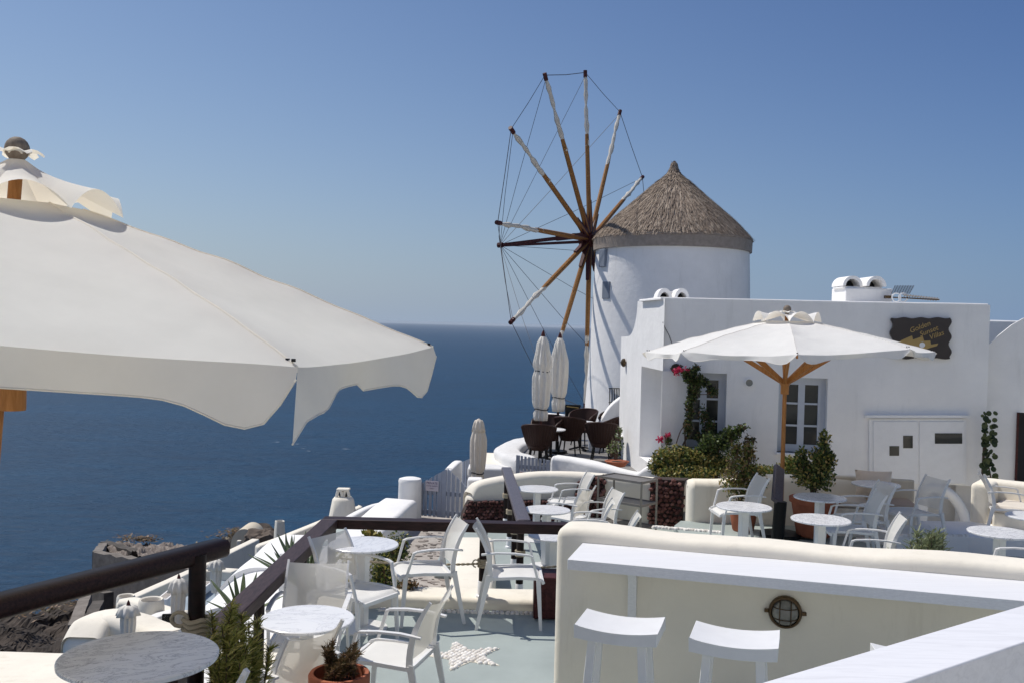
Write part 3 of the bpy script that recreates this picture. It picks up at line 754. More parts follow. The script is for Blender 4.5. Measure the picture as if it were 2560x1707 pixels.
# ---- second bench wall at the right edge
s0, s1 = P(2432, 1330, 12.9), P(2640, 1330, 12.3)
t = Vector((s1.x-s0.x, s1.y-s0.y, 0)).normalized(); nr = Vector((t.y, -t.x, 0)); Mq = Matrix(((t.x, -nr.x, 0), (t.y, -nr.y, 0), (0, 0, 1)))
mb = MB(); zt = -1.93
pth = [s0+Vector((0, 0, zt-s0.z))+t*.15+nr*.05, s0+Vector((0, 0, zt-s0.z))+t*.15-nr*.35, s1+Vector((0, 0, zt-s1.z))-nr*.35+t*.5]
parapet(mb, [s0+Vector((0,0,zt-s0.z))+t*(k*.2)-nr*.3 for k in range(12)], .26, .06, -3.2)
parapet(mb, [s0+Vector((0,0,zt-s0.z-.004))+t*.13+nr*(.25-k*.12) for k in range(5)], .26, .06, -3.2)
solo(mb, 'bench_wall', M['cream'], 'white wall around the bench at the right edge of the terrace', 'wall')
bench2 = thing('masonry_bench', (s0.x+.6, s0.y, ZR), 'white masonry bench with cream pad at the right edge', 'bench')
mb = MB(); c = s0+t*1.35+nr*.10; c.z = -2.52; mb.box(c, (2.1, .55, .52), M=Mq); part(mb, 'seat_base', M['cream'], bench2, bevel=.03)
mb = MB(); c.z = -2.21; mb.box(c+nr*.02, (2.08, .56, .10), M=Mq); part(mb, 'seat_pad', M['pad_cream'], bench2, bevel=.035)
# white step block with pebble edge
sb = [G(2262, 1338, -2.44), G(2420, 1338, -2.44), G(2520, 1372, -2.44), G(2462, 1384, -2.44)]
mb = MB(); mb.prism([(sb[0].x-.1, sb[0].y), (sb[1].x, sb[1].y), (sb[1].x+1.2, sb[1].y-.3), (sb[1].x+1.2, sb[1].y+1.0), (sb[0].x-.1, sb[0].y+1.0)], -3, -2.45)
stepb = solo(mb, 'terrace_step', M['white'], 'white step with pebble trim in front of the arch', 'step', smooth=0, bevel=.01)
for k in range(30):
    u = k/29; q = sb[0].lerp(sb[1], u); o = bpy.data.objects.new('pebble', random.choice(pebm)); link(o); o.parent = stepb
    o.location = Vector((q.x, q.y+.03, -2.449))-stepb.location; o.scale = (1.3, 1.3, 1.3); o.rotation_euler = (0, 0, random.uniform(0, 3))
# ================================================================ villa building
A_, B_, C_ = P(1655, 900, 16.6), P(2127, 900, 16.15), P(2471, 900, 15.7)
zt_ = (P(1655, 746, 16.6).z + P(2471, 763, 15.7).z)/2
villa = thing('villa', (A_.x, A_.y, -3.0), 'white flat-roofed villa with blue grey windows and a name board', 'building')
def fac(p0, p1, holes_px, depth=.22):
    t = Vector((p1.x-p0.x, p1.y-p0.y, 0)).normalized(); n = Vector((t.y, -t.x, 0)); hs = []
    for x0, y0, x1, y1 in holes_px:
        a, b2 = W(x0, y0, p0, p1), W(x1, y1, p0, p1); hs.append((Vector((a.x-p0.x, a.y-p0.y, 0)).dot(t), Vector((b2.x-p0.x, b2.y-p0.y, 0)).dot(t), b2.z, a.z))
    return t, n, hs
t1_, n1_, h1 = fac(A_, B_, [(1706, 930, 1812, 1122), (1948, 942, 2064, 1134)])
mb = MB(); facade(mb, A_, B_, -3.6, zt_, h1, .26, n1_)
t2_, n2_, h2 = fac(B_, C_, [(2322, 1208, 2440, 1330)])
facade(mb, B_, C_, -3.6, zt_, h2, .5, n2_)
# left side wall with stepped, curved shoulder and door recess
D_, E_ = P(1590, 900, 18.8), P(1549, 1000, 20.6)
zr = -1.0
sh = [(zt_, D_)]
t3 = Vector((D_.x-A_.x, D_.y-A_.y, 0)); t3n = t3.normalized(); n3_ = Vector((-t3n.y, t3n.x, 0)); 
if n3_.x > 0: n3_ = -n3_
t3_, _, h3 = fac(D_, A_, [(1604, 915, 1650, 1175)])
mb2 = MB(); facade(mb, Vector((D_.x, D_.y, 0)), A_, -3.6, zt_, h3, .45, n3_)
# curved shoulder from D_ down to E_
prof = []
for k in range(11):
    u = k/10; z = zt_ - (zt_-P(1562, 838, 20.6).z)*(1-(1-u)**0.5 if False else math.sin(u*math.pi/2)**1.0*0 + (1-math.cos(u*math.pi/2))) 
    prof.append((u, z))
dv = Vector((E_.x-D_.x, E_.y-D_.y, 0))
zE = P(1560, 840, 20.4).z
pts = []
for k in range(11):
    a = k/10*math.pi/2; pts.append(Vector((D_.x, D_.y, 0))+dv*(.55*(1-math.cos(a)))+Vector((0, 0, zt_+(zE-zt_)*math.sin(a))))
pts.append(Vector((D_.x, D_.y, 0))+dv*.6+Vector((0, 0, zE))); pts.append(Vector((E_.x, E_.y, zE-.02))); pts.append(Vector((E_.x, E_.y, -3.6))); pts.append(Vector((D_.x, D_.y, -3.6)))
n = len(pts); th = Vector((.5, .2, 0))
mb.add(pts+[p+th for p in pts], [tuple(range(n)), tuple(reversed(range(n, 2*n)))]+[(i, i+n, (i+1) % n+n, (i+1) % n) for i in range(n)])
# right side, back, roof
F_, H_ = Vector((C_.x+.15, C_.y+5, 0)), Vector((D_.x+.6, D_.y+2.6, 0))
for a, b2 in ((C_, F_), (F_, H_), (H_, D_)): mb.quad(V(a.x, a.y, -3.6), V(b2.x, b2.y, -3.6), V(b2.x, b2.y, zt_), V(a.x, a.y, zt_))
ro = [A_, B_, C_, F_, H_, D_]
mb.add([V(p.x, p.y, zt_) for p in ro], [tuple(range(6))])
part(mb, 'wall', M['white'], villa, smooth=30)
mb = MB(); pa = [V(D_.x, D_.y, zt_+.03), V(A_.x, A_.y, zt_+.03)]
# thin raised roof edge, lit white line in the photograph
edgep = []
for a, b2 in ((D_, A_), (A_, B_), (B_, C_)):
    for k in range(8): edgep.append(V(a.x+(b2.x-a.x)*k/8, a.y+(b2.y-a.y)*k/8+.085, zt_+.022))
edgep.append(V(C_.x, C_.y+.085, zt_+.022))
edgep = edgep[2:]
parapet(mb, edgep, .15, .02, zt_-.02, wob=.005); part(mb, 'roof_edge', M['white'], villa)
# windows
def window(parent, p0, t, n, h, rec=.16, leaves=2, rows=3, mat='blue_grey', left_hidden=0):
    s0, s1, za, zb2 = h; o = Vector((p0.x, p0.y, 0))-n*rec
    fr = MB(); w = .07; q = lambda s, z, e=0: o+t*s+Vector((0, 0, z))+n*e
    fr.bar(q(s0+w/2, za), q(s0+w/2, zb2), w, .07, n); fr.bar(q(s1-w/2, za), q(s1-w/2, zb2), w, .07, n)
    fr.bar(q(s0, zb2-w/2, .002), q(s1, zb2-w/2, .002), w, .07, n); fr.bar(q(s0, za+w/2, .002), q(s1, za+w/2, .002), w, .09, n)
    wd = part(fr, 'window', M[mat], parent)
    mid = (s0+s1)/2; gl = MB(); gl.quad(q(s0, za, -.035), q(s1, za, -.035), q(s1, zb2, -.035), q(s0, zb2, -.035)); 
    lw = (s1-s0-2*w)/leaves
    for l in range(leaves):
        a, b3 = s0+w+lw*l, s0+w+lw*(l+1); sa = MB(); f = .055
        for x in (a+f/2, b3-f/2): sa.bar(q(x, za+w, .02), q(x, zb2-w, .02), f, .045, n)
        for z in (za+w+f/2, zb2-w-f/2): sa.bar(q(a, z, .022), q(b3, z, .022), f, .045, n)
        for r in range(1, rows):
            z = za+w+(zb2-za-2*w)*r/rows; sa.bar(q(a, z, .021), q(b3, z, .021), .032, .04, n)
        part(sa, 'sash', M[mat], wd)
        for r in range(rows):
            z0 = za+w+(zb2-za-2*w)*r/rows; z1 = za+w+(zb2-za-2*w)*(r+1)/rows; pg = MB(); pg.quad(q(a, z0, .008), q(b3, z0, .008), q(b3, z1, .008), q(a, z1, .008)); part(pg, 'pane', M['glass'], wd, smooth=0)
    si = MB(); si.bar(q(s0-.02, za-.02, rec-.05), q(s1+.02, za-.02, rec-.05), .26, .04, (0, 0, 1)); part(si, 'sill', M['white'], wd, bevel=.008)
    bk = MB(); bk.quad(q(s0, za, -.25), q(s1, za, -.25), q(s1, zb2, -.25), q(s0, zb2, -.25)); part(bk, 'curtain', M['dark'], wd, smooth=0)  # dark sheet stands in for the unlit room behind the panes
for h in h1: window(villa, A_, t1_, n1_, h, .2)
# door panel in the left recess
s0_, s1_, za_, zb_ = h3[0]; o_ = Vector((D_.x, D_.y, 0))-n3_*.42
mb = MB(); mb.quad(o_+t3_*s0_+V(0,0,za_), o_+t3_*s1_+V(0,0,za_), o_+t3_*s1_+V(0,0,zb_), o_+t3_*s0_+V(0,0,zb_)); part(mb, 'door', M['blue_grey'], villa, smooth=0)
# arched basement niche with rounded surround
s0_, s1_, za_, zb_ = h2[0]
o_ = Vector((B_.x, B_.y, 0))
mb = MB(); cxs = s0_+(s1_-s0_)*.12; rr = (s1_-s0_)*.68; zc = -3.28; hh_ = zb_-.06-zc; ap = []
for k in range(17):
    a = math.pi*k/16*.62; ap.append(o_+t2_*(cxs+rr*math.cos(a))+n2_*.04+V(0, 0, zc+hh_*math.sin(a)))
mb.tube([o_+t2_*(cxs+rr)+n2_*.04+V(0, 0, -3.6)]+ap, .085, 10); part(mb, 'arch_moulding', M['white'], villa)
mb = MB(); mb.quad(o_-n2_*.48+t2_*(s0_-.1)+V(0,0,za_-.3), o_-n2_*.48+t2_*(s1_+.1)+V(0,0,za_-.3), o_-n2_*.48+t2_*(s1_+.1)+V(0,0,zb_+.1), o_-n2_*.48+t2_*(s0_-.1)+V(0,0,zb_+.1)); part(mb, 'niche_back', M['white'], villa, smooth=0)
# meter cupboard: double door with three small glass windows
def wq(px, py, e=0): return W(px, py, B_, C_)+n2_*e
def slab(mb, x0, y0, x1, y1, e0, e1, f=wq):
    a, b2, c, d = f(x0, y1, e1), f(x1, y1, e1), f(x1, y0, e1), f(x0, y0, e1); A, B2, C2, D2 = f(x0, y1, e0), f(x1, y1, e0), f(x1, y0, e0), f(x0, y0, e0)
    return mb.add([a, b2, c, d, A, B2, C2, D2], [(0,1,2,3), (4,0,3,7), (1,5,6,2), (3,2,6,7), (4,5,1,0)])
cab = thing('meter_cupboard', wq(2290, 1200), 'white double-door meter cupboard with three tiny glass windows', 'cupboard')
mb = MB(); slab(mb, 2172, 1046, 2414, 1208, -.02, .045); part(mb, 'frame', M['paint_white'], cab)
mb = MB(); slab(mb, 2162, 1036, 2420, 1043, -.02, .085); part(mb, 'top_ledge', M['paint_white'], cab)
for x0, x1 in ((2182, 2293), (2297, 2408)):
    mb = MB(); slab(mb, x0, 1052, x1, 1206, .04, .062); dr = part(mb, 'door', M['paint_white'], cab, bevel=.004)
    for g in (((2222, 1113, 2246, 1137), (2256, 1087, 2280, 1118)) if x0 < 2200 else ((2335, 1081, 2403, 1107),)):
        mb = MB(); slab(mb, *g, .055, .068); part(mb, 'pane', M['glass'], dr, smooth=0)
# name board
brd = thing('name_board', wq(2300, 896), 'dark wavy-edged wooden board lettered Golden Sunset Villas', 'sign')
x0, y0, x1, y1 = 2224, 795, 2376, 896
out = []
for k in range(24): u = k/24; out.append((x0+3+(x1-x0-6)*u, y0+1.5*math.sin(u*22)))
for k in range(20): u = k/20; out.append((x1-3+4*math.sin(u*17), y0+(y1-y0)*u))
for k in range(24): u = k/24; out.append((x1-3-(x1-x0-6)*u, y1+1.5*math.sin(u*19)))
for k in range(20): u = k/20; out.append((x0+3+4*math.sin(u*16+1), y1-(y1-y0)*u))
fr_, bk_ = [wq(x, y, .07) for x, y in out], [wq(x, y, .0) for x, y in out]; n = len(out)
mb = MB(); mb.add(fr_+bk_, [tuple(range(n))]+[(i, i+n, (i+1) % n+n, (i+1) % n) for i in range(n)])
part(mb, 'board', paint('dark_board', (0.022, 0.014, 0.013), 0.4), brd, smooth=0)
gp = [(2242, 858), (2252, 850), (2270, 842), (2278, 839), (2280, 849), (2295, 844), (2304, 840), (2308, 852), (2323, 851), (2325, 861), (2343, 858), (2340, 864), (2322, 869), (2304, 877), (2290, 874), (2262, 862)]
mb = MB(); n = len(gp); mb.add([wq(x, y, .078) for x, y in gp]+[wq(x, y, .068) for x, y in gp], [tuple(range(n))]+[(i, i+n, (i+1) % n+n, (i+1) % n) for i in range(n)]); part(mb, 'golden_cliff', M['gold'], brd, smooth=0)
mb = MB(); c = wq(2303, 862, .08); Q2 = Matrix(((t2_.x, 0, n2_.x), (t2_.y, 0, n2_.y), (0, 1, 0))); lathe_dir(mb, [(.044, 0), (.044, .006), (.001, .008)], c, Q2, 20); part(mb, 'sun_disc', M['paint_white'], brd)
def text(body, name, mat, parent, loc, size, xdir, ndir, tilt=0.0, shear=0.0, ext=.003, align='CENTER'):
    cu = bpy.data.curves.new(name, 'FONT'); cu.body = body; cu.size = size; cu.extrude = ext; cu.shear = shear; cu.align_x = align; cu.align_y = 'CENTER'; cu.materials.append(mat)
    o = bpy.data.objects.new(name, cu); link(o)
    x = Vector(xdir).normalized(); z = Vector(ndir).normalized(); y = z.cross(x); R = Matrix((x, y, z)).transposed() @ Matrix.Rotation(tilt, 3, 'Z')
    bpy.context.view_layer.update(); me = bpy.data.meshes.new_from_object(o); bpy.data.objects.remove(o); o = bpy.data.objects.new(name, me); link(o)
    o.parent = parent; o.location = Vector(loc)-root_loc(parent); o.rotation_euler = R.to_euler(); return o
for wd_, px, py in (('Golden', 2297, 818), ('Sunset', 2319, 828), ('Villas', 2338, 838)):
    text(wd_, 'lettering', M['gold'], brd, wq(px, py, .076), .115, t2_, n2_, R_(24), .25, .004)
# round vent, lamps on the villa
def wq1(px, py, e=0): return W(px, py, A_, B_)+n1_*e
Q1 = Matrix(((t1_.x, 0, n1_.x), (t1_.y, 0, n1_.y), (0, 1, 0)))
vt = thing('round_vent', wq1(1873, 966), 'small round vent with raised rim between the two windows', 'vent')
mb = MB(); lathe_dir(mb, [(.078, -.02), (.078, .03), (.06, .032), (.058, .012), (.05, .01)], wq1(1873, 956), Q1); part(mb, 'rim', M['white'], vt)
mb = MB(); lathe_dir(mb, [(.06, .0), (.06, .014), (.001, .015)], wq1(1873, 956), Q1); part(mb, 'cover', paint('vent_grey', (.25, .25, .22)), vt)
for pos, dr, lb in ((wq1(1690, 921, .0), Q1, 'small oval wall lamp above the bougainvillea beside the left window'), (W(1565, 906, E_, D_)+n3_*.02, Matrix(((t3n.x, 0, n3_.x), (t3n.y, 0, n3_.y), (0, 1, 0))), 'small oval wall lamp high on the sunny side wall')):
    lm = thing('wall_lamp', pos-V(0,0,.1), lb, 'lamp', 'oval wall lamps')
    mb = MB(); lathe_dir(mb, [(.07, 0), (.09, .01), (.085, .05), (.05, .08), (.002, .09)], pos, dr, 16); part(mb, 'cage', M['brass'], lm)
    mb = MB(); mb.box(pos-V(0,0,.0), (.2, .03, .02)); part(mb, 'bracket', M['brass'], lm)
# cable on the facade
mb = MB(); mb.tube([wq1(1657+k*3.2, 805+k*7.3+2*math.sin(k), .01) for k in range(9)], .006, 5); solo(mb, 'cable', M['wire'], 'thin cable sagging down the villa wall beside the parasol', 'cable')
# chimneys
def double_vault(name, c, w, d, h, label, base=None):
    ch = thing(name, c, label, 'chimney', 'vaulted roof chimneys')
    for k, ox in enumerate((-.25*w, .27*w)):
        mb = MB(); r = w*.24; th = .05
        for yy0, yy1 in ((-d/2-(.1*k), d/2),):
            pts_o = []; 
            for i in range(13):
                a = math.pi*i/12; pts_o.append((math.cos(a), math.sin(a)))
            o = len(mb.v)
            for y in (yy0, yy1):
                for rr2 in (r, r-th):
                    for ca, sa2 in pts_o: mb.v.append(V(c.x+ox+ca*rr2, c.y+y, c.z+h*.15+sa2*rr2*h*.85/r))
            for i in range(12):
                mb.f += [(o+i, o+i+1, o+26+i+1, o+26+i), (o+13+i, o+39+i, o+39+i+1, o+13+i+1), (o+i, o+13+i, o+13+i+1, o+i+1), (o+26+i, o+26+i+1, o+39+i+1, o+39+i)]
            for e in (0, 12): mb.f.append((o+e, o+26+e, o+39+e, o+13+e))
        part(mb, 'vault', M['white'], ch)
        mb = MB(); mb.box((c.x+ox, c.y+.05, c.z+h*.35), (r*1.5, .05, h*.6)); part(mb, 'flue', M['dark'], ch)
    mb = MB(); mb.box((c.x, c.y, c.z+h*.04), (w*.96, d*.9, h*.16)); part(mb, 'slab', M['white'], ch, bevel=.01)
    mb = MB(); mb.box((c.x+.02, c.y+d*.3, c.z+h*.45), (w*.2, .1, h*.7)); part(mb, 'pier', M['white'], ch, bevel=.02)
    return ch
cc1 = P(1676, 748, 18.5); double_vault('roof_chimney', V(cc1.x, cc1.y, zt_-.02), .60, .5, P(1676, 722, 18.5).z-zt_+.02, 'small twin-vaulted white chimney at the left end of the villa roof')
cc2 = P(2150, 722, 17.0)
mb = MB(); bx = P(2158, 752, 17.0); w2 = (2215-2090)/2400*17
c2 = thing('chimney_base', (bx.x, bx.y, zt_), 'square white masonry base under the larger roof chimney', 'chimney base')
mb.box((bx.x, bx.y+.1, (zt_+cc2.z)/2-.02), (w2*.92, .75, cc2.z-zt_+.04)); part(mb, 'block', M['white'], c2, bevel=.02)
double_vault('roof_chimney', V(P(2145, 722, 17).x, bx.y+.05, cc2.z+.0), .72, .6, P(2140, 692, 17).z-cc2.z, 'larger twin-vaulted white chimney on a square base near the name board')
dm = P(2005, 745, 18.6); mb = MB(); mb.lathe([(1.05, -.2), (1.02, 0), (.85, .05), (.5, .085), (.05, .1)], (dm.x, dm.y, zt_-.03), 32)
for p in mb.v: p.x = dm.x+(p.x-dm.x)*.95
solo(mb, 'roof_dome', M['white'], 'very low white dome on the villa roof behind the parasol', 'dome')
# tv antenna lying on the roof
an0 = P(2222, 743, 16.6)
ant = thing('tv_antenna', V(an0.x, an0.y, zt_+.05), 'metal television antenna lying on the villa roof', 'antenna')
mb = MB(); mb.tube([P(2215, 743, 16.6), P(2348, 750, 16.3)], .012, 6); mb.box(P(2219, 743, 16.6), (.1, .08, .05)); part(mb, 'boom', M['brass'], ant)
mb = MB()
for k in range(13): c = P(2262+k*6.7, 740.5+k*.75, 16.45); mb.tube([c+V(0, -.1, .0), c+V(0, .1, .03)], .008, 4); mb.tube([c+V(-.02, 0, -.03), c+V(.01, 0, .035)], .008, 4)
part(mb, 'director', M['steel'], ant)
mb = MB()
for k in range(8): mb.tube([P(2228+k*1.2, 734-k*2.6, 16.6), P(2275+k*1.6, 734-k*2.6, 16.6)], .004, 4)
for k in range(8): mb.tube([P(2228+k*6.5, 735, 16.6), P(2238+k*6.6, 714, 16.6)], .004, 4)
part(mb, 'reflector_grid', M['wire'], ant)
for px in (2241, 2258):
    c = P(px, 744, 16.5); mb = MB(); mb.tube([c+V(.075*math.cos(a/12*2*math.pi), .0, .075*math.sin(a/12*2*math.pi)) for a in range(13)], .012, 6); part(mb, 'cable_loop', M['paint_white'], ant)
# ---- neighbouring house on the right with a sloping curved wing wall
nb = thing('side_house', (8.6, 16.2, -3.0), 'white neighbouring house with curved wing wall and dark doorway', 'building')
K0, K1 = P(2466, 900, 15.9), P(2760, 900, 15.2)
t4 = Vector((K1.x-K0.x, K1.y-K0.y, 0)).normalized(); n4 = Vector((t4.y, -t4.x, 0))
cur = [(2400, 905), (2471, 862), (2500, 836), (2530, 812), (2560, 795), (2600, 780), (2680, 765), (2760, 760)]
top = [W(x, y, K0, K1) for x, y in cur]
dl, dr2 = W(2545, 1030, K0, K1), W(2640, 1030, K0, K1)
mb = MB()
for i in range(len(top)-1):
    a, b2 = top[i], top[i+1]; mb.quad(V(a.x, a.y, dl.z+.0), V(b2.x, b2.y, dl.z), b2, a)
mb.quad(V(top[0].x, top[0].y, -3.6), V(dl.x, dl.y, -3.6), dl, V(top[0].x, top[0].y, dl.z)); mb.quad(V(dr2.x, dr2.y, -3.6), V(top[-1].x, top[-1].y, -3.6), V(top[-1].x, top[-1].y, dl.z), V(dr2.x, dr2.y, dl.z))
bkv = V(.35, 6, 0)
for i in range(len(top)-1): mb.quad(top[i], top[i+1], top[i+1]+n4*-.35, top[i]+n4*-.35)
for p in (dl, dr2): mb.quad(V(p.x, p.y, -3.6), V(p.x, p.y, dl.z), V(p.x, p.y, dl.z)-n4*.4, V(p.x, p.y, -3.6)-n4*.4)
mb.quad(dl, V(dr2.x, dr2.y, dl.z), V(dr2.x, dr2.y, dl.z)-n4*.4, dl-n4*.4)
part(mb, 'wall', M['white'], nb, smooth=30)
r0, r1 = P(2465, 800, 19), P(2620, 800, 19)
mb = MB(); mb.box(((r0.x+r1.x)/2+1.0, 21, -1.6), (r1.x-r0.x+2.0, 4, 2*(r0.z+1.6))); part(mb, 'roof', M['white'], nb, bevel=.03)
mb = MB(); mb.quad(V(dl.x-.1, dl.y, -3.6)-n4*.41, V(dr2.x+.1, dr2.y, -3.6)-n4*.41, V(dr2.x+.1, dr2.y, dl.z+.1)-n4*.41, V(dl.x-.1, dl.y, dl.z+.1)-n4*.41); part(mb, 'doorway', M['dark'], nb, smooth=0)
mb = MB(); mb.bar(V(dl.x, dl.y, -3.3)+n4*.02, V(dl.x, dl.y, dl.z)+n4*.02, .035, .06, n4); part(mb, 'door_frame', M['mill_red'], nb)

# ================================================================ windmill
TX, TY = P(1674, 812, 28).x, 28.0
mill = thing('windmill', (TX, TY, -3.0), 'round white windmill with thatched cone roof and bare spoked sail wheel', 'windmill')
ze = P(1678, 612, 25.8).z
mb = MB(); prof = []
for k in range(25):
    u = k/24; z = -4.0+(ze+4.0)*u; prof.append((2.50-.30*u**.8, z))
mb.lathe(prof, (TX, TY, 0), 96)
for p in mb.v: p += noise.noise_vector(p*.6)*.018
part(mb, 'tower', M['white'], mill, smooth=60)
# thatch cone from photo profile
za = P(1690, 409, 28).z
hp = [(35,60),(42,110),(60,170),(95,225),(160,280),(240,340),(350,450),(470,560),(620,695),(770,830),(880,950),(975,1060),(1000,1100)]
tp = [((h/5.226)/2400*28*1.03, za-((y-60)/5.226)/2400*27.3) for h, y in hp]
zb_e = tp[-1][1]
mb = MB(); mb.lathe([(2.20, zb_e-.02)]+[(r, z) for r, z in reversed(tp)]+[(.01, za+.02)], (TX, TY, 0), 72)
for p in mb.v: p += noise.noise_vector(p*1.3)*.03
roof = part(mb, 'thatch_roof', M['thatch'], mill, smooth=60)
def tr_at(u):   # u 0 apex .. 1 eave -> radius, z
    f = u*(len(tp)-1); i = min(int(f), len(tp)-2); g = f-i; return tp[i][0]*(1-g)+tp[i+1][0]*g, tp[i][1]*(1-g)+tp[i+1][1]*g
mb = MB()
for k in range(15000):
    a = random.uniform(0, 2*math.pi); u = math.sqrt(random.uniform(.002, 1)); L = random.uniform(.05, .11)
    r0_, z0_ = tr_at(max(0, u-L)); r1_, z1_ = tr_at(u); lift = random.uniform(.012, .05)
    a1 = a+random.uniform(-.02, .02)/max(.15, u); w = random.uniform(.006, .014)
    p0 = V(TX+r0_*math.cos(a), TY+r0_*math.sin(a), z0_+.01); p1 = V(TX+(r1_+lift*.5)*math.cos(a1), TY+(r1_+lift*.5)*math.sin(a1), z1_+lift)
    if u > .965 and random.random() < .6: p1 += V(.05*math.cos(a), .05*math.sin(a), -random.uniform(.02, .10 if math.cos(a) < -.3 else .03))
    tg = V(-math.sin(a), math.cos(a), 0)*w; mb.add([p0-tg, p0+tg, p1+tg*.5, p1-tg*.5], [(0,1,2,3)])
for k in range(120):
    a = random.uniform(0, 2*math.pi); r = random.uniform(0, .075); p0 = V(TX+r*math.cos(a), TY+r*math.sin(a), za-.05); p1 = p0+V(random.uniform(-.03, .03), random.uniform(-.03, .03), random.uniform(.05, .12)); tg = V(-math.sin(a), math.cos(a), 0)*.006
    mb.add([p0-tg, p0+tg, p1+tg, p1-tg], [(0,1,2,3)])
st = part(mb, 'straw', M['thatch'], roof, smooth=0); st['kind'] = 'stuff'
mb = MB(); mb.lathe([(2.19, ze-.03), (2.275, ze-.03), (2.285, zb_e+.05), (2.19, zb_e+.05)], (TX, TY, 0), 72); part(mb, 'eaves_board', M['eaves'], mill)
# small windows on the tower (panels coloured dark for the shade of their recesses) and iron grille
def on_tower(px, py, e=0.0):
    d = ray(px, py)
    R = 2.26+e; a_ = d.x**2+d.y**2; b_ = -2*(d.x*TX+d.y*TY); c_ = TX**2+TY**2-R*R; disc = b_*b_-4*a_*c_
    k = (-b_-math.sqrt(max(0, disc)))/(2*a_); return d*k
def tower_patch(name, x0, y0, x1, y1, mat, e=.05):
    mb = MB(); a, b2 = on_tower(x0, y0), on_tower(x1, y1); nn = V((a.x+b2.x)/2-TX, (a.y+b2.y)/2-TY, 0).normalized(); tt = V(-nn.y, nn.x, 0)
    c = (a+b2)/2; w = abs((b2-a).dot(tt)); mb.box(c+nn*(e-.10), (w, .24, abs(a.z-b2.z)), M=Matrix(((tt.x, nn.x, 0), (tt.y, nn.y, 0), (0, 0, 1)))); return part(mb, name, mat, mill, bevel=.01)
tower_patch('shutter', 1508, 705, 1524, 747, M['niche'], .012); tower_patch('shutter', 1500, 624, 1513, 667, M['niche'], .012)
gw = tower_patch('grille_window', 1522, 968, 1556, 1040, M['dark'], .03)
mb = MB(); 
for k in range(6):
    px = 1524+k*6; mb.tube([on_tower(px, 970, .14), on_tower(px, 1010, .14), on_tower(px-4, 1028, .22), on_tower(px-2, 1044, .14)], .012, 5)
for py in (970, 1005, 1044): mb.tube([on_tower(1522+k*4, py, .15) for k in range(9)], .012, 5)
part(mb, 'grille', M['black'], gw)
# sail wheel
hub = P(1478, 600, 29.3)
ax = V(-.86, .51, -.03).normalized(); th_ = V(.51, .86, 0).normalized(); tv = ax.cross(th_).normalized()
if tv.z < 0: tv = -tv
ax_b = hub-ax*1.2
mb = MB(); mb.tube([ax_b, hub+ax*.35], .15, 12); part(mb, 'axle', M['mill_red'], mill)
RW = 5.12
tips = []
for k in range(12):
    a = math.radians(30*k); d = (tv*math.cos(a)-th_*math.sin(a)).normalized(); tip = hub+d*RW+ax*.20; tips.append(tip)
    base = hub+ax*.05; j1 = base.lerp(tip, .17); j2 = base.lerp(tip, .56)
    sp_ = MB(); side = ax.cross(d).normalized()
    sp_.tube([base, j1, base.lerp(tip, .3), j2, base.lerp(tip, .63)], [.08, .075, .075, .068, .06], 8); s_ = part(sp_, 'sail_spar', M['mill_wood'], mill)
    rb = MB(); rb.bar(base, base.lerp(tip, .24 if k in (0, 6) else .20)+side*.04, .24, .15, ax, .13, .10); part(rb, 'brace', M['mill_red'], s_)
    ro_ = MB(); pts = []; rr = []
    for q in range(15):
        u = q/14; p = j2.lerp(tip, u*.97)+side*(.015*math.sin(u*9+k)); pts.append(p); rr.append(.068+.016*math.sin(q*2.1+k)+.012*math.sin(q*5.3)-.015*u)
    ro_.tube(pts, rr, 8); part(ro_, 'rolled_sail', M['rolled'], s_)
    tb = MB(); tb.tube([tip-d*.15, tip+d*.06], .062, 8); part(tb, 'spar_tip', M['mill_red'], s_)
hm = MB()
for k in range(6):
    a = math.radians(30*k+15); d = (tv*math.cos(a)-th_*math.sin(a)); hm.bar(hub-d*.5+ax*.1, hub+d*.5+ax*.1, .13, .11, ax)
hm.tube([hub-ax*.1, hub+ax*.32], .24, 10); part(hm, 'hub', M['mill_red'], mill)
post = MB(); pb = hub-ax*.25
nose = hub+ax*3.25
nb_ = MB(); nb_.bar(hub+ax*.1+tv*.16, nose, .13, .11, tv, .09, .09); nb_.bar(hub+ax*.1-tv*.05, nose-tv*.02, .11, .08, tv, .08, .07); nb_.tube([nose-ax*.1, nose+ax*.08], .085, 8); part(nb_, 'bowsprit', M['mill_red'], mill)
mb = MB(); mb.bar(hub+ax*.0+tv*.16, hub+ax*1.2+tv*.11, .12, .16, tv); part(mb, 'bowsprit_brace', M['mill_red'], mill)
wr = MB()
for k in range(12):
    a, b2 = tips[k], tips[(k+1) % 12]; m2 = (a+b2)/2-tv*.03; wr.tube([a, m2, b2], .011, 4, False)
part(wr, 'rim_rope', M['wire'], mill)
wr = MB()
for k in range(12):
    a = tips[k]; m2 = (a+nose)/2-V(0, 0, .05); wr.tube([a-(a-hub).normalized()*.1, m2, nose], .0075, 4, False)
part(wr, 'stay', M['wire'], mill)
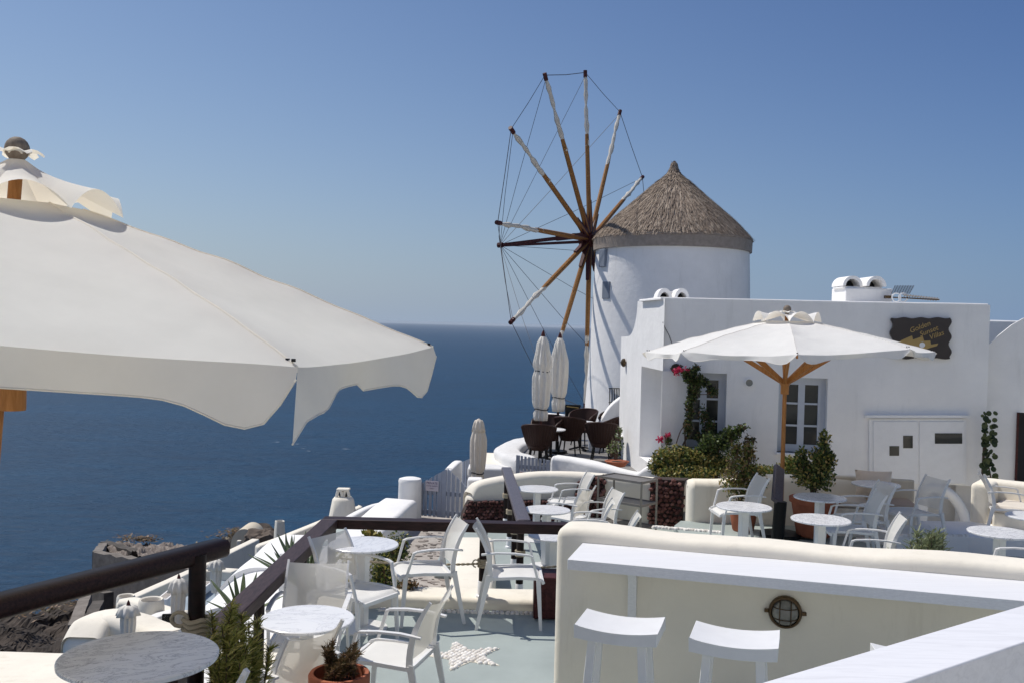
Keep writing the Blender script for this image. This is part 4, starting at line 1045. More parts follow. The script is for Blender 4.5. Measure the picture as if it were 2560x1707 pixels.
# ================================================================ chairs
def make_chair():
    r = thing('armchair', (0,0,0), 'x', 'chair', 'white mesh armchairs on the terraces')
    Wd = .265
    # seat
    def seat(u, v):
        x = .255-.47*u; y = (v*2-1)*.238
        z = .445-.02*(1-(2*v-1)**2)*min(1, u*3+.2)-.035*max(0, 1-u*7)**2+.012*math.sin(u*math.pi)-.01*u
        return (x, y, z)
    mb = MB(); mb.grid(seat, 12, 8); part(mb, 'seat', M['mesh_seat'], r, 60, False)
    mb = MB()
    for s in (-1, 1):
        pts = [(.262, s*.238, .405), (.25, s*.24, .432), (.20, s*.242, .448), (.05, s*.243, .452), (-.12, s*.243, .443), (-.215, s*.243, .44)]
        for a, b in zip(pts, pts[1:]): mb.bar(a, b, .022, .026, (0, 0, 1))
    mb.bar((.256, -.235, .412), (.256, .235, .412), .02, .03); mb.bar((-.20, -.235, .425), (-.20, .235, .425), .02, .03)
    part(mb, 'seat_frame', M['chair_white'], r, 40, False)
    # backrest
    def upr(u):       # upright line of the back frame, u 0 seat .. 1 tip
        return (-.205-.055*u-.075*u*u+.02*math.sin(u*math.pi), .455+.425*u)
    def back(u, v):
        uu = .10+.86*u; x, z = upr(uu); s = v*2-1
        hw = .246-.012*u
        sag = (1-s*s); x -= .045*sag*(0.4+.6*u); z -= .018*sag*u
        return (x, s*hw, z)
    mb = MB(); mb.grid(back, 12, 10); part(mb, 'backrest', M['mesh_back'], r, 60, False)
    for s in (-1, 1):
        mb = MB(); prev = None
        for k in range(8):
            u = k/7; x, z = upr(u); w = .042*(1-.55*u**2); p = (x, s*(.25-.010*u), z)
            if prev: mb.bar(prev[0], p, .016, prev[1], (1, 0, .2), .016, w)
            prev = (p, w)
        part(mb, 'back_frame', M['chair_white'], r, 40, False)
        mb = MB(); mb.bar((-.215, s*.258, .465), (-.315, s*.272, 0), .022, .046, (1, 0, 0), .018, .028); mb.box((-.225, s*.27, .45), (.03, .008, .05)); part(mb, 'leg', M['chair_white'], r, 40, False)
        mb = MB(); mb.bar((.215, s*.258, .44), (.245, s*.268, 0), .022, .040, (1, 0, 0), .018, .026); part(mb, 'leg', M['chair_white'], r, 40, False)
        mb = MB()
        ap = [(-.285, s*.268, .655), (-.15, s*.28, .672), (0, s*.285, .672), (.12, s*.285, .66), (.158, s*.283, .645)]
        for a, b in zip(ap, ap[1:]): mb.bar(a, b, .036, .014, (0, 0, 1))
        mb.bar((.15, s*.283, .650), (.212, s*.262, .43), .024, .022, (1, 0, 0), .02, .018)
        part(mb, 'armrest', M['chair_white'], r, 40, False)
    return r
chair0 = make_chair(); used = [False]
for c_ in chair0.children:
    for v_ in c_.data.vertices: v_.co.y *= .91
def chair(x, y, zf, hx, hy, label):
    o = chair0 if not used[0] else copy_tree(chair0); used[0] = True
    o.location = (x, y, zf); o.rotation_euler = (0, 0, math.atan2(hy, hx)); o['label'] = label; return o
def chair_px(px, py, zf, hx, hy, label, hz=.44):
    p = G(px, py, zf+hz); return chair(p.x, p.y, zf, hx, hy, label)
chair(-.73, 8.58, ZF, -.96, -.28, 'white armchair facing left behind the rope, beside the cement path')
chair(.06, 8.53, ZF, 1.0, .03, 'white armchair facing right, its shadow falling on the floor before the rope railing')
chair(-.74, 6.34, ZF, -.966, .26, 'foreground white armchair facing left beside the pebble star')
chair(-1.36, 5.66, ZF, -.83, .55, 'white armchair seen from behind at the bottom edge, pulled up to the round table')
chair(-1.375, 6.72, ZF, .03, -1, 'white armchair with see-through back facing the camera behind the round table')
chair(-1.22, 7.82, ZF, .85, -.53, 'white armchair with see-through back facing right beside the table near the railing corner')
chair(-1.26, 3.18, -2.06, -.86, .5, 'white armchair under the near veined marble table, only its back corner showing')
chair(2.80, 11.75, ZR, -1, -.08, 'white armchair behind the half-shaded table in front of the dark bollard')
chair_px(2285, 1279, ZR, -.97, -.25, 'white armchair facing left in front of the arched niche')
chair_px(2150, 1296, ZR, -.98, -.1, 'white armchair in parasol shade between the marble tables and the bench')
chair_px(2125, 1322, ZR, -.98, .1, 'shaded white armchair just behind the second marble table')
chair(3.55, 9.45, ZR, -.95, .25, 'white armchair in shade cut off by the bar wall, arm loop showing')
chair_px(2520, 1268, ZR, .97, -.3, 'white armchair facing right in front of the bench at the right edge')
chair(4.72, 8.75, ZR, -.95, .2, 'white armchair at the right edge just above the bar wall')
chair(.90, 14.25, ZM, -.97, -.15, 'far white armchair before the stone panel, partly hidden by a nearer chair')
chair(.80, 13.1, ZM, -.85, .5, 'white armchair seen from behind at the tables near the steel trolley')
chair(1.16, 12.75, ZM, -.93, -.25, 'white armchair in front of the trolley with its back corner pointing up')
chair(.98, 12.05, ZM, -1, .1, 'white armchair half hidden by the left end of the bar wall')
chair(1.20, 11.25, ZM, -.98, .1, 'white armchair of which only the back tip shows above the bar wall')

# ================================================================ bistro tables
def make_table(r=.30, sq=False):
    t = thing('bistro_table', (0,0,0), 'x', 'table', 'round marble bistro tables')
    mb = MB(); mb.lathe([(r-.006, .712), (r, .716), (r, .728), (r-.006, .732)], n=64)
    part(mb, 'tabletop', M['marble'], t, 30, False)
    mb = MB(); mb.box((0, 0, .37), (.085, .085, .68)); part(mb, 'stem', M['chair_white'], t, 30, False, bevel=.006)
    mb = MB(); mb.lathe([(.22, 0), (.22, .012), (.05, .03)], n=32); part(mb, 'foot', M['chair_white'], t, 30, False)
    mb = MB(); mb.box((0, 0, .702), (.3, .05, .018)); mb.box((0, 0, .7021), (.05, .3, .0175)); part(mb, 'bracket', M['chair_white'], t, 30, False)
    return t
tab0 = make_table(); tu = [False]
def table(px, py, zf, label, rz=.3, s=1.0):
    p = G(px, py, zf+.732); o = tab0 if not tu[0] else copy_tree(tab0); tu[0] = True
    o.location = (p.x, p.y, zf); o.rotation_euler = (0, 0, rz); o['label'] = label; o.scale = (s, s, 1); return o
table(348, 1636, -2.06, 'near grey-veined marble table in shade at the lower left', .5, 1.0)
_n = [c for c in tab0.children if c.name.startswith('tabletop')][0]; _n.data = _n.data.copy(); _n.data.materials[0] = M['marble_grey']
table(768, 1544, ZF, 'sunlit round marble table with three chairs around it', .2)
table(909, 1358, ZF, 'sunlit round table behind the railing corner chair, dark shrub behind its stem', 1.2)
table(1343, 1220, ZM, 'far round table nearest the end of the stone wall')
table(1367, 1272, ZM, 'round table in the middle of the three by the steel trolley', .7)
table(1388, 1336, ZM, 'round table half hidden by the left end of the bar wall', .9)
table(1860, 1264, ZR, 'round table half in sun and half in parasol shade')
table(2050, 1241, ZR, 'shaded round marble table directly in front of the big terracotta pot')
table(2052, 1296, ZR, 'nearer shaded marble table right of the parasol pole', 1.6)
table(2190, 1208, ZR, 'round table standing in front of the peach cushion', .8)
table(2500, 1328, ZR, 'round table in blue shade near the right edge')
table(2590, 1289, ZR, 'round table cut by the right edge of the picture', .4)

_pale = make_table.pale if hasattr(make_table, 'pale') else None
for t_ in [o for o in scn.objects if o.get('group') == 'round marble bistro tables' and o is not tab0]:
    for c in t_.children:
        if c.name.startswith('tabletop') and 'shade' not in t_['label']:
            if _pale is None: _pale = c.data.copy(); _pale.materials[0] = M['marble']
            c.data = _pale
# ================================================================ bar stools
def make_stool():
    t = thing('bar_stool', (0,0,0), 'x', 'stool', 'white saddle-seat bar stools')
    def s(u, v):
        a = u*2-1; return (a*.23, (v*2-1)*.165, .985+.024*a*a-.012)
    mb = MB(); top = lambda u, v: s(u, v); mb.grid(top, 14, 2); o = len(mb.v)
    mb.grid(lambda u, v: (s(u, v)[0], s(u, v)[1], s(u, v)[2]-.074+.008*(1-(2*u-1)**2)), 14, 2)
    for j in (0, 2):
        for i in range(14): a = i*3+j; mb.f.append((a, a+3, o+a+3, o+a))
    for i in (0, 14):
        for j in range(2): a = i*3+j; mb.f.append((a, a+1, o+a+1, o+a))
    part(mb, 'seat', M['paint_white'], t, 30, False, bevel=.003)
    for sx in (-1, 1):
        for sy in (-1, 1):
            mb = MB(); mb.bar((sx*.135, sy*.09, .955), (sx*.20, sy*.165, 0), .048, .042, (0, 1, 0)); part(mb, 'leg', M['paint_white'], t, 30, False, bevel=.003)
    mb = MB(); 
    for sx in (-1, 1): mb.bar((sx*.175, -.135, .35), (sx*.175, .135, .35), .03, .02)
    for sy in (-1, 1): mb.bar((-.185, sy*.145, .25), (.185, sy*.145, .25), .03, .02)
    part(mb, 'stretcher', M['paint_white'], t, 30, False)
    return t
st0 = make_stool(); zst = ZF+1.0
def stool(fl, fr, bl, br, label, first=False):
    c = [G(*q, zst) for q in (fl, fr, bl, br)]; ce = sum(c, Vector())/4; d = (c[1]-c[0]+c[3]-c[2])
    o = st0 if first else copy_tree(st0); o.location = (ce.x, ce.y, ZF); o.rotation_euler = (0, 0, math.atan2(d.y, d.x)); o['label'] = label; return ce, d.length/2
print('stool', stool((1441, 1561), (1638, 1584), (1472, 1516), (1658, 1537), 'white saddle-seat bar stool nearest the left end of the bar wall', True))
print('stool', stool((1727, 1594), (1939, 1619), (1747, 1547), (1944, 1570), 'white saddle-seat bar stool below the brass lamp, right of the other stool'))
c3 = G(2182, 1612, zst); o = copy_tree(st0); o.location = (c3.x+.21, c3.y-.14, ZF); o.rotation_euler = (0, 0, -.15); o['label'] = 'bar stool almost hidden behind the banister, only a corner of its seat showing'

# ================================================================ dark wooden railings
zt = -1.845
Cn = P(828, 1303, 8.95); Cx = Cn.x
rail = thing('railing', (Cx, 8.95, kt), 'dark varnished wooden railing with corner, posts on white sleeves and a rope', 'railing')
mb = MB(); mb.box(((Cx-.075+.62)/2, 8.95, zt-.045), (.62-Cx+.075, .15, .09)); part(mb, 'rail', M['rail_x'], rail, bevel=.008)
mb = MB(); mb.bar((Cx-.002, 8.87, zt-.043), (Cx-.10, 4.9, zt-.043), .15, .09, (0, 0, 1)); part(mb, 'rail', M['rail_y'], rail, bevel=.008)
def rpost(x, y, z0, z1, parent, r=.037, sleeve=True, mat='rail'):
    mb = MB(); mb.tube([(x, y, z0), (x, y, z1)], r, 14); p = part(mb, 'post', M[mat], parent)
    if sleeve:
        s = MB(); s.lathe([(.062, z0), (.06, z0+.02), (.046, z0+.03), (.044, z0+.15), (.04, z0+.155)], (x, y, 0), 18); part(s, 'sleeve', M['paint_white'], p)
    return p
pA = P(1205, 1500, 8.95)
for x in (Cx+.01, pA.x, .56): rpost(x, 8.95, kt, zt-.09, rail)
for y in (7.85, 6.62, 5.4): rpost(Cx-.10*(8.87-y)/4, y, kt, zt-.09, rail)
def twisted(mb, pts, r=.011):
    n = len(pts)
    for s in (0, 1):
        q = []
        for i, p in enumerate(pts): a = i*1.1+s*math.pi; q.append(Vector(p)+V(0, math.cos(a)*r*.55, math.sin(a)*r*.55))
        mb.tube(q, r*.62, 5, False)
def sagline(a, b, sag, n=40): return [Vector(a).lerp(Vector(b), i/n)-V(0, 0, sag*4*(i/n)*(1-i/n)) for i in range(n+1)]
zrp = P(1205, 1406, 8.95).z
mb = MB(); twisted(mb, sagline((Cx, 8.95, zrp+.02), (pA.x, 8.93, zrp), .035, 90)); twisted(mb, sagline((pA.x, 8.93, zrp-.02), (.56, 8.93, zrp), .02, 45)); part(mb, 'rope', M['rope'], rail)
mb = MB()
for k in range(5): mb.tube([(pA.x+.047*math.cos(a/12*2*math.pi), 8.95+.047*math.sin(a/12*2*math.pi), zrp-.03+k*.016) for a in range(13)], .009, 5, False)
mb.tube([(pA.x-.045+.03*math.cos(a)-.02, 8.90, zrp+.005+.035*math.sin(a)) for a in [i*.6 for i in range(9)]], .007, 5, False)
part(mb, 'rope_binding', M['rope'], rail)
# second rail running away beside the steps, sun-bleached top
rail2 = thing('ramp_railing', (.0, 12, ZM), 'railing running away from the camera with a pale sun-bleached top plank', 'railing')
ea, eb = P(1266, 1172, 14.6), P(1310, 1306, 10.2)
mb = MB(); mb.bar(ea, eb, .15, .07, (0, 0, 1)); part(mb, 'rail', M['rail_worn'], rail2, bevel=.015)
for k, u in enumerate((.06, .34, .62, .88)):
    q = ea.lerp(eb, u); rpost(q.x, q.y, ZM, q.z-.03, rail2, .042)
    mb = MB()
    for j in range(4): mb.tube([(q.x+.052*math.cos(a/12*2*math.pi), q.y+.052*math.sin(a/12*2*math.pi), ZM+.47+j*.017) for a in range(13)], .010, 5, False)
    part(mb, 'rope_binding', M['rope'], rail2)
# near railing at the left, round post with thick rope
rail3 = thing('near_railing', (-1.6, 4.8, -2.06), 'near dark wooden handrail on a round post with thick rope at its foot', 'railing')
n0, n1 = P(556, 1352, 4.95), P(-250, 1560, 3.4)
mb = MB()
dd = (n0-n1).normalized(); sd_ = dd.cross(V(0, 0, 1)).normalized(); upv = sd_.cross(dd)
def bev_bar(mb, a, b, w, h, c=.018):
    sec = [(-w/2, -h/2+c), (-w/2, h/2-c), (-w/2+c, h/2), (w/2-c, h/2), (w/2, h/2-c), (w/2, -h/2+c), (w/2-c, -h/2), (-w/2+c, -h/2)]; N = 14; o = len(mb.v)
    for i in range(N+1):
        p = Vector(a).lerp(Vector(b), i/N); k = 1.0 if i < N else .8
        for u, v in sec: mb.v.append(p+sd_*u*k+upv*v+noise.noise_vector(p*3)*.004)
    for i in range(N):
        for j in range(8): mb.f.append((o+i*8+j, o+i*8+(j+1) % 8, o+(i+1)*8+(j+1) % 8, o+(i+1)*8+j))
    mb.f.append(tuple(o+j for j in range(8))); mb.f.append(tuple(o+N*8+j for j in reversed(range(8))))
bev_bar(mb, n1+V(0, 0, -.03), n0+V(0, 0, -.03), .125, .085); part(mb, 'rail', M['rail_x'], rail3, smooth=50)
q = P(492, 1500, 4.72)
mb = MB(); mb.tube([(q.x, q.y, -2.06), (q.x, q.y, P(492, 1385, 4.72).z)], .042, 18); part(mb, 'post', M['rail'], rail3)
q4 = n1.lerp(n0, -.35); mb = MB(); mb.tube([(q4.x, q4.y, -2.06), (q4.x, q4.y, q4.z-.05)], .042, 18); part(mb, 'post', M['rail'], rail3)
mb = MB(); zz = P(492, 1592, 4.72).z
for k in range(6): mb.tube([(q.x+(.057+.004*(k % 2))*math.cos(a/14*2*math.pi), q.y+.057*math.sin(a/14*2*math.pi), zz-.03+k*.024+.006*math.sin(a*1.7)) for a in range(15)], .0145, 6, False)
mb.tube([(q.x-.05+.04*math.cos(a)-.02, q.y-.04, zz+.10+.035*math.sin(a)) for a in [i*.6 for i in range(10)]], .010, 6, False)
part(mb, 'rope_binding', M['rope'], rail3)
mb = MB(); twisted(mb, sagline((q4.x, q4.y, zz-.1), (q.x, q.y, zz-.02), .12, 90), .016); part(mb, 'rope', M['rope'], rail3)

# ================================================================ open parasols
def parasol(name, C, zf, R, phase, zc, za, rv, zv, lab, valance, vw, mats, arch=.09, flip=None, hubz=-.6, pole_r=.027, strut_r=.55, sag=.05, N=8, tails=(), pole_lean=0.0, strut_w=.06):
    cx, cy = C
    u_ = thing(name, (cx, cy, zf), lab, 'parasol', 'large open cream parasols')
    zcs = zc if isinstance(zc, (list, tuple)) else [zc]*N
    ang = [phase+2*math.pi*k/N for k in range(N)]
    cor = [V(cx+R*math.cos(a), cy+R*math.sin(a), zcs[k]) for k, a in enumerate(ang)]
    vin = [V(cx+rv*.62*math.cos(a), cy+rv*.62*math.sin(a), zv+(za-zv)*.16) for a in ang]
    rimp = {}
    cv = MB(); nu, nv = 28, 24
    def pan(k):
        a, b, c, d = vin[k], vin[(k+1) % N], cor[(k+1) % N], cor[k]
        def f(u, v):
            l = a.lerp(d, u); r = b.lerp(c, u); p = l.lerp(r, v); e = 4*v*(1-v)
            # cloth sags between ribs; seams pucker
            p.z -= sag*e*math.sin(min(1, u*1.1)*math.pi*.75)*.55
            p.z += .020*math.sin(u*math.pi)
            inn = V(cx, cy, 0)-V(p.x, p.y, 0); p += inn.normalized()*(.045*e*u**2) if inn.length > 1e-6 else V(0, 0, 0)
            nz = noise.noise(p*2.6+V(3, 1, 7)); p.z += nz*.010
            pk = math.exp(-min(v, 1-v)*10); sk = (k if v < .5 else (k+1) % N); p.z += pk*(.003*math.sin(u*34+sk*2)+.007*noise.noise(V(u*9, sk*3.1, min(v, 1-v)*3)))*(.3+.7*math.sin(u*math.pi))
            return p
        return f
    for k in range(N): cv.grid(pan(k), nu, nv)
    part(cv, 'canopy', mats[0], u_, smooth=180)
    for k in range(N):
        f = pan(k)
        def val(u, v, f=f, k=k):
            p = f(1.0, v); e = 4*v*(1-v); s_ = min(v, 1-v); dz = valance[0]+(valance[1]-valance[0])*math.exp(-((s_-.13)/.10)**2)
            tail = (k, 0 if v < .5 else 1) in tails
            dz *= (.30+.70*min(1, s_/.07)**.7) if not tail else 1+.75*max(0, 1-s_/.055)**1.3-.25*min(1, max(0, (s_-.03)/.08))
            out = (V(p.x, p.y, 0)-V(cx, cy, 0)).normalized(); mid = 1.0
            bil = .020*math.sin(v*math.pi*3+k)*u + .03*u*(1-e)*(1 if k % 2 else .4)
            vv = v
            q = p+V(0, 0, -dz*u)+out*(bil+.004*u)
            t = (cor[(k+1) % N]-cor[k]).normalized()
            split = max(0, 1-s_/.10)**1.3*u; q += t*((-.095 if tail else .02)*split*(1 if v < .5 else -1))
            return q
        mb = MB(); mb.grid(val, 5, 24); part(mb, 'valance', mats[0], u_, smooth=180)
        mb = MB(); mb.tube([val(1, v/24) for v in range(25)], .0035, 4); mb.tube([f(i/28, 0)+V(0, 0, .001) for i in range(29)], .0035, 4); part(mb, 'hem_seam', mats[0], u_, smooth=60)
        mb = MB(); c = cor[k]+(V(cx, cy, cor[k].z)-cor[k]).normalized()*.02
        for dx in (0, .028): mb.box(c+(V(cx, cy, 0)-V(c.x, c.y, 0)).normalized()*dx+V(0, 0, .018), (.012, .012, .010))
        part(mb, 'rib_screw', M['black'], u_)
    # vent cap
    cap = MB()
    for k in range(N):
        a0, a1 = ang[k], ang[k]+2*math.pi/N
        def vf(u, v):
            a = a0+(a1-a0)*v; e = 4*v*(1-v); flat = math.cos(math.pi/N)/math.cos((v-.5)*2*math.pi/N)
            r = .035+(rv-.035)*u; rr = r*(1-(1-flat)*u) 
            z = za+(zv-za)*(u**.85)+arch*e**.9*u**1.4
            return V(cx+rr*math.cos(a), cy+rr*math.sin(a), z+.006)
        cap.grid(vf, 8, 14)
    part(cap, 'vent_cap', mats[0], u_, smooth=60)
    fl = MB()
    for k in range(6):
        a = k*1.05+.3; p = V(cx, cy, za+.01); d = V(math.cos(a), math.sin(a), 0); s = V(-d.y, d.x, 0); w = .045
        fl.grid(lambda u, v: p+d*(.02+.085*u)+s*(v-.5)*w*2*(1-.5*u)+V(0, 0, .035*math.sin(u*2.2+.4)+.006*math.cos(v*6)), 4, 4)
    part(fl, 'top_gather', mats[0], u_, smooth=180)
    mb = MB(); b = []
    for i in range(11): t = math.pi*i/10; b.append((max(.001, fin[0]*math.sin(t)), za+fin[1]-fin[0]*1.05*math.cos(t)))
    mb.lathe(b, (cx, cy, 0), 24); mb.tube([(cx, cy, za-.05), (cx, cy, za+fin[1])], fin[0]*.5, 10); part(mb, 'finial', M['grey_teak'], u_, smooth=60)
    # ribs, struts, hub, pole
    hz = hubz
    for k in range(N):
        a = ang[k]; c = cor[k].lerp(V(cx, cy, za-.06), .0)+V(0, 0, -.035); t = V(cx+.05*math.cos(a), cy+.05*math.sin(a), za-.12)
        t = V(cx+.05*math.cos(a), cy+.05*math.sin(a), cor[k].z+(za-cor[k].z)*.93-.05)
        vi = vin[k]-V(0, 0, .035); mb = MB(); mb.bar(c.lerp(vi, .02), vi, .022, .034, (0, 0, 1)); mb.bar(vi, V(t.x, t.y, vi.z+.02), .022, .034, (0, 0, 1)); part(mb, 'rib', mats[1], u_); t = vi
        s = t.lerp(c, strut_r); mb = MB(); mb.bar(V(cx+.045*math.cos(a), cy+.045*math.sin(a), hz), s, .03, strut_w, (0, 0, 1)); part(mb, 'strut', mats[1], u_)
    mb = MB(); mb.lathe([(.05, hz-.16), (.052, hz-.15), (.052, hz-.05), (.06, hz-.04), (.06, hz+.03), (.05, hz+.04)], (cx, cy, 0), 20); part(mb, 'hub', mats[1], u_)
    mb = MB(); mb.lathe([(.055, zv-.16), (.06, zv-.14), (.06, zv-.06), (.04, zv-.04)], (cx, cy, 0), 20); part(mb, 'crown', mats[1], u_)
    mb = MB(); mb.tube([(cx-pole_lean, cy, zf+.02), (cx, cy, za)], pole_r, 16); part(mb, 'pole', mats[1], u_)
    mb = MB(); mb.lathe([(.26, zf), (.26, zf+.05), (.05, zf+.07), (.045, zf+.3), (.03, zf+.3)], (cx, cy, 0), 24); part(mb, 'base', M['black'], u_)
    return u_
# near one: geometry fitted to two seen corners
uy = 4.1; ux = P(42, 430, uy).x
fin = (.050, .052)
hn = (-.118, -.150, -.075)
zc = [-.10]*8
zc[0], zc[7], zc[6], zc[5] = P(1074, 872, 4.30).z, P(756, 915, 3.05).z, -.02, -.05
zc[1] = -.10
parasol('parasol', (ux, uy), -2.06, 1.79, R_(9), zc, P(42, 404, uy).z, .435, P(302, 545, 4.1).z, 'huge cream parasol filling the left side, seen from just outside its rim', (.115, .20), None, (M['canvas'], M['teak']), arch=.10, hubz=-.26, sag=.06, tails=((7, 0),), pole_lean=.17)
# far one on the right terrace
fy = 12.4; fp = P(1966, 840, fy)
fin = (.05, .07)
zc2 = [-.20, -.21, -.22, -.24, -.30, -.28, -.235, -.22]
parasol('parasol', (fp.x, fy), ZR, 1.80, R_(-12-45*2), [P(1895, 884, 10.65).z, P(2165, 868, 10.9).z, P(2318, 880, 12.0).z, -.17, -.17, -.19, P(1645, 880, 12.7).z, P(1720, 880, 11.4).z], P(1968, 787, fy).z, .43, P(1968, 806, fy).z, 'open cream parasol on an orange teak pole in front of the villa', (.05, .10), None, (M['canvas_far'], M['teak']), arch=.13, hubz=P(1966, 954, fy).z, sag=.07, strut_r=.45, strut_w=.06)

# ================================================================ folded parasols
def folded(px, pyt, pyb, Y, zf, label, mat, w=.16, capw=.13, caph=.42, pole='mill_red', straps=(), name='folded_parasol', lean=0.0, fins='teak', pleat=10, group='folded parasols', blunt=False):
    t = P(px, pyt, Y); bz = P(px, pyb, Y).z; x, y, z = t.x, t.y, t.z; H = z-bz
    u_ = thing(name, (x, y, zf), label, 'parasol', group)
    sd_ = px*.37
    def fn(r, zz, a, i): return r*(1+.13*math.cos(pleat*a+sd_+.8*math.sin(zz*2.2))+.07*math.cos(3*a+zz*1.7+sd_)) 
    prof = []
    for k in range(23):
        s = k/22; z_ = bz+H*s*.93
        r = w*(.62+.38*math.sin(min(1, s*1.25)*math.pi*.55+.2))*(1-.55*max(0, (s-.72)/.28)**1.3)
        for st_ in straps:
            r *= 1-.30*math.exp(-((s-st_)/.028)**2)
        prof.append((r, z_))
    mb = MB(); mb.lathe(prof, (x, y, 0), 60, fn); part(mb, 'canopy', mat, u_, smooth=180)
    mb = MB(); hc = min(caph, H*.3); mb.lathe([(capw, z-hc), (capw*.86, z-hc*.6), (capw*.74, z-hc*.3), (capw*(.60 if blunt else .42), z-hc*.08), (.02, z-.01)], (x, y, 0), 48, lambda r, zz, a, i: r*(1+(.16 if i < 3 else .05)*math.cos(8*a+sd_))); part(mb, 'cap', mat, u_, smooth=180)
    for st_ in straps:
        mb = MB(); zz = bz+H*st_*.93; rr = w*.80; mb.tube([(x+rr*math.cos(a/16*2*math.pi), y+rr*math.sin(a/16*2*math.pi), zz+.012*math.sin(a*.8)) for a in range(17)], .010, 5, False); part(mb, 'strap', M['black'], u_)
    mb = MB(); mb.tube([(x, y, zf), (x, y, bz+.3)], .028, 12); part(mb, 'pole', M[pole], u_)
    mb = MB(); mb.lathe([(.05, z-.04), (.045, z-.02), (.03, z), (.006, z+.012)] if blunt else [(.035, z-.04), (.045, z-.01), (.03, z+.05), (.006, z+.10)], (x, y, 0), 12); part(mb, 'finial', M[fins], u_)
    mb = MB(); mb.lathe([(.22, zf), (.22, zf+.05), (.04, zf+.07), (.04, zf+.25)], (x, y, 0), 20); part(mb, 'base', M['black'], u_)
    return u_
folded(1358, 838, 1050, 19.4, -2.75, 'left of the two tall folded parasols by the windmill, strapped shut', M['canvas_old'], .18, .145, .55, straps=(.14, .62), fins='mill_red')
folded(1400, 842, 1028, 20.8, -2.75, 'right of the two tall folded parasols by the windmill, strapped shut', M['canvas_old'], .175, .14, .55, straps=(.20,), fins='mill_red', pleat=9)
folded(1197, 1047, 1205, 16.9, -4.2, 'slim beige folded parasol behind the picket gate', M['canvas_beige'], .135, .115, .22, straps=(.16,), fins='canvas_beige', pleat=9, blunt=True)
# ================================================================ windmill terrace
ZW = -2.75
mb = MB(); mb.prism([(.35, 18.2), (1.0, 17.5), (2.3, 17.0), (8, 18), (9, 30), (1.6, 30), (1.1, 25.4), (.75, 23.6), (.45, 22.6), (.15, 21.2), (.05, 19.7)], -4.5, ZW)
solo(mb, 'windmill_terrace_floor', M['floor_grey'], 'grey floor of the windmill terrace', kind='structure', smooth=0)
wp = [P(1326, 1146, 18.1), P(1304, 1139, 18.3), P(1282, 1131, 18.8), P(1268, 1119, 19.7), P(1285, 1106, 21.2), P(1318, 1095, 22.6), P(1350, 1088, 23.6)]
mb = MB(); parapet(mb, smooth_path(wp, 5), .55, .10, -4.6, wob=.02, batter=.04)
solo(mb, 'curved_parapet', M['old_white'], 'curved white parapet with peeling outer face round the windmill terrace', 'wall')
wp = [P(1382, 1136, 17.5), P(1440, 1144, 17.3), P(1500, 1157, 17.0), P(1560, 1172, 16.8), P(1598, 1178, 16.7), P(1625, 1164, 16.6), P(1660, 1162, 16.5)]
mb = MB(); parapet(mb, smooth_path(wp, 5), .34, .08, -4.0, wob=.015)
solo(mb, 'low_wall', M['white'], 'low white wall running from the second gate to the villa hedge', 'wall')
mb = MB(); parapet(mb, [P(1338, 1031, 25.4), P(1362, 1031, 25.4), P(1400, 1034, 25.4), P(1430, 1037, 25.5), P(1480, 1040, 25.8)], .25, .04, -4)
solo(mb, 'far_parapet', M['white'], 'far white parapet behind the two folded parasols', 'wall')
mb = MB(); a, b = P(1475, 1070, 21.2), P(1512, 1070, 21.2); mb.box(((a.x+b.x)/2, 21.4, -2.55), (b.x-a.x, .4, .75)); solo(mb, 'white_block', M['white'], 'small square white block beside the wicker chairs at the tower foot', 'block', bevel=.02)
mb = MB()
aw = [P(1485, 1075, 22.2), P(1505, 1040, 22.2), P(1525, 1012, 22.2), P(1552, 990, 22.2), P(1575, 982, 22.2)]
parapet(mb, smooth_path(aw, 4), .3, .06, -3.5); solo(mb, 'stair_wall', M['white'], 'curved white stair wall under the iron window grille', 'wall')
a = P(1262, 1140, 20.5); mb = MB()
mb.prism([(a.x-.42, 18.3), (a.x+.25, 18.0), (a.x+.25, 20.2), (a.x-.45, 20.2)], -5.5, P(1222, 1165, 18.2).z)
solo(mb, 'sloping_roof', M['cream'], 'small sloping cream roof left of the curved parapet', 'roof', bevel=.06, seg=3)
mb = MB(); mb.box((P(1222, 1190, 18).x, 18.2, -4.0), (.8, .6, P(1222, 1168, 18).z*2+8.0)); solo(mb, 'garden_wall', M['old_white'], 'short white wall below the sloping cream roof', 'wall', bevel=.04)
# ---------------- picket gates
def picket(name, p0, p1, zb, ztops, label, n, frame=True, wfrac=.62, sign=None, th=.025, cat='gate', group='picket gates'):
    g = thing(name, (p0.x, p0.y, zb), label, cat, group)
    L = (V(p1.x, p1.y, 0)-V(p0.x, p0.y, 0)); t = L.normalized(); nr = V(t.y, -t.x, 0); ln = L.length
    o = V(p0.x, p0.y, 0)
    for k in range(n):
        u = (k+.5)/n; w = ln/n*wfrac; zt_ = ztops(u); z2 = ztops(min(1, u+.4/n)); z1 = ztops(max(0, u-.4/n))
        if k in (0, n-1) or (frame and n > 8 and k in (n//2-1, n//2)): w = ln/n*.96
        c = o+t*(u*ln); a, b = c-t*w/2, c+t*w/2; mb = MB()
        vs = [V(a.x, a.y, zb+.04), V(b.x, b.y, zb+.04), V(b.x, b.y, z2), V(a.x, a.y, z1)]
        mb.add([p+nr*th/2 for p in vs]+[p-nr*th/2 for p in vs], [(0,1,2,3), (7,6,5,4), (0,4,5,1), (1,5,6,2), (2,6,7,3), (3,7,4,0)])
        part(mb, 'picket', M['gate_grey'], g, smooth=0)
    for f in (.16, .74):
        mb = MB(); zz = zb+(ztops(.0)-zb)*f+.02; mb.bar(o+V(0, 0, zz)-nr*.028, o+t*ln+V(0, 0, zz)-nr*.028, .028, .07, (0, 0, 1)); part(mb, 'cross_rail', M['gate_grey'], g, smooth=0)
    return g, o, t, nr, ln
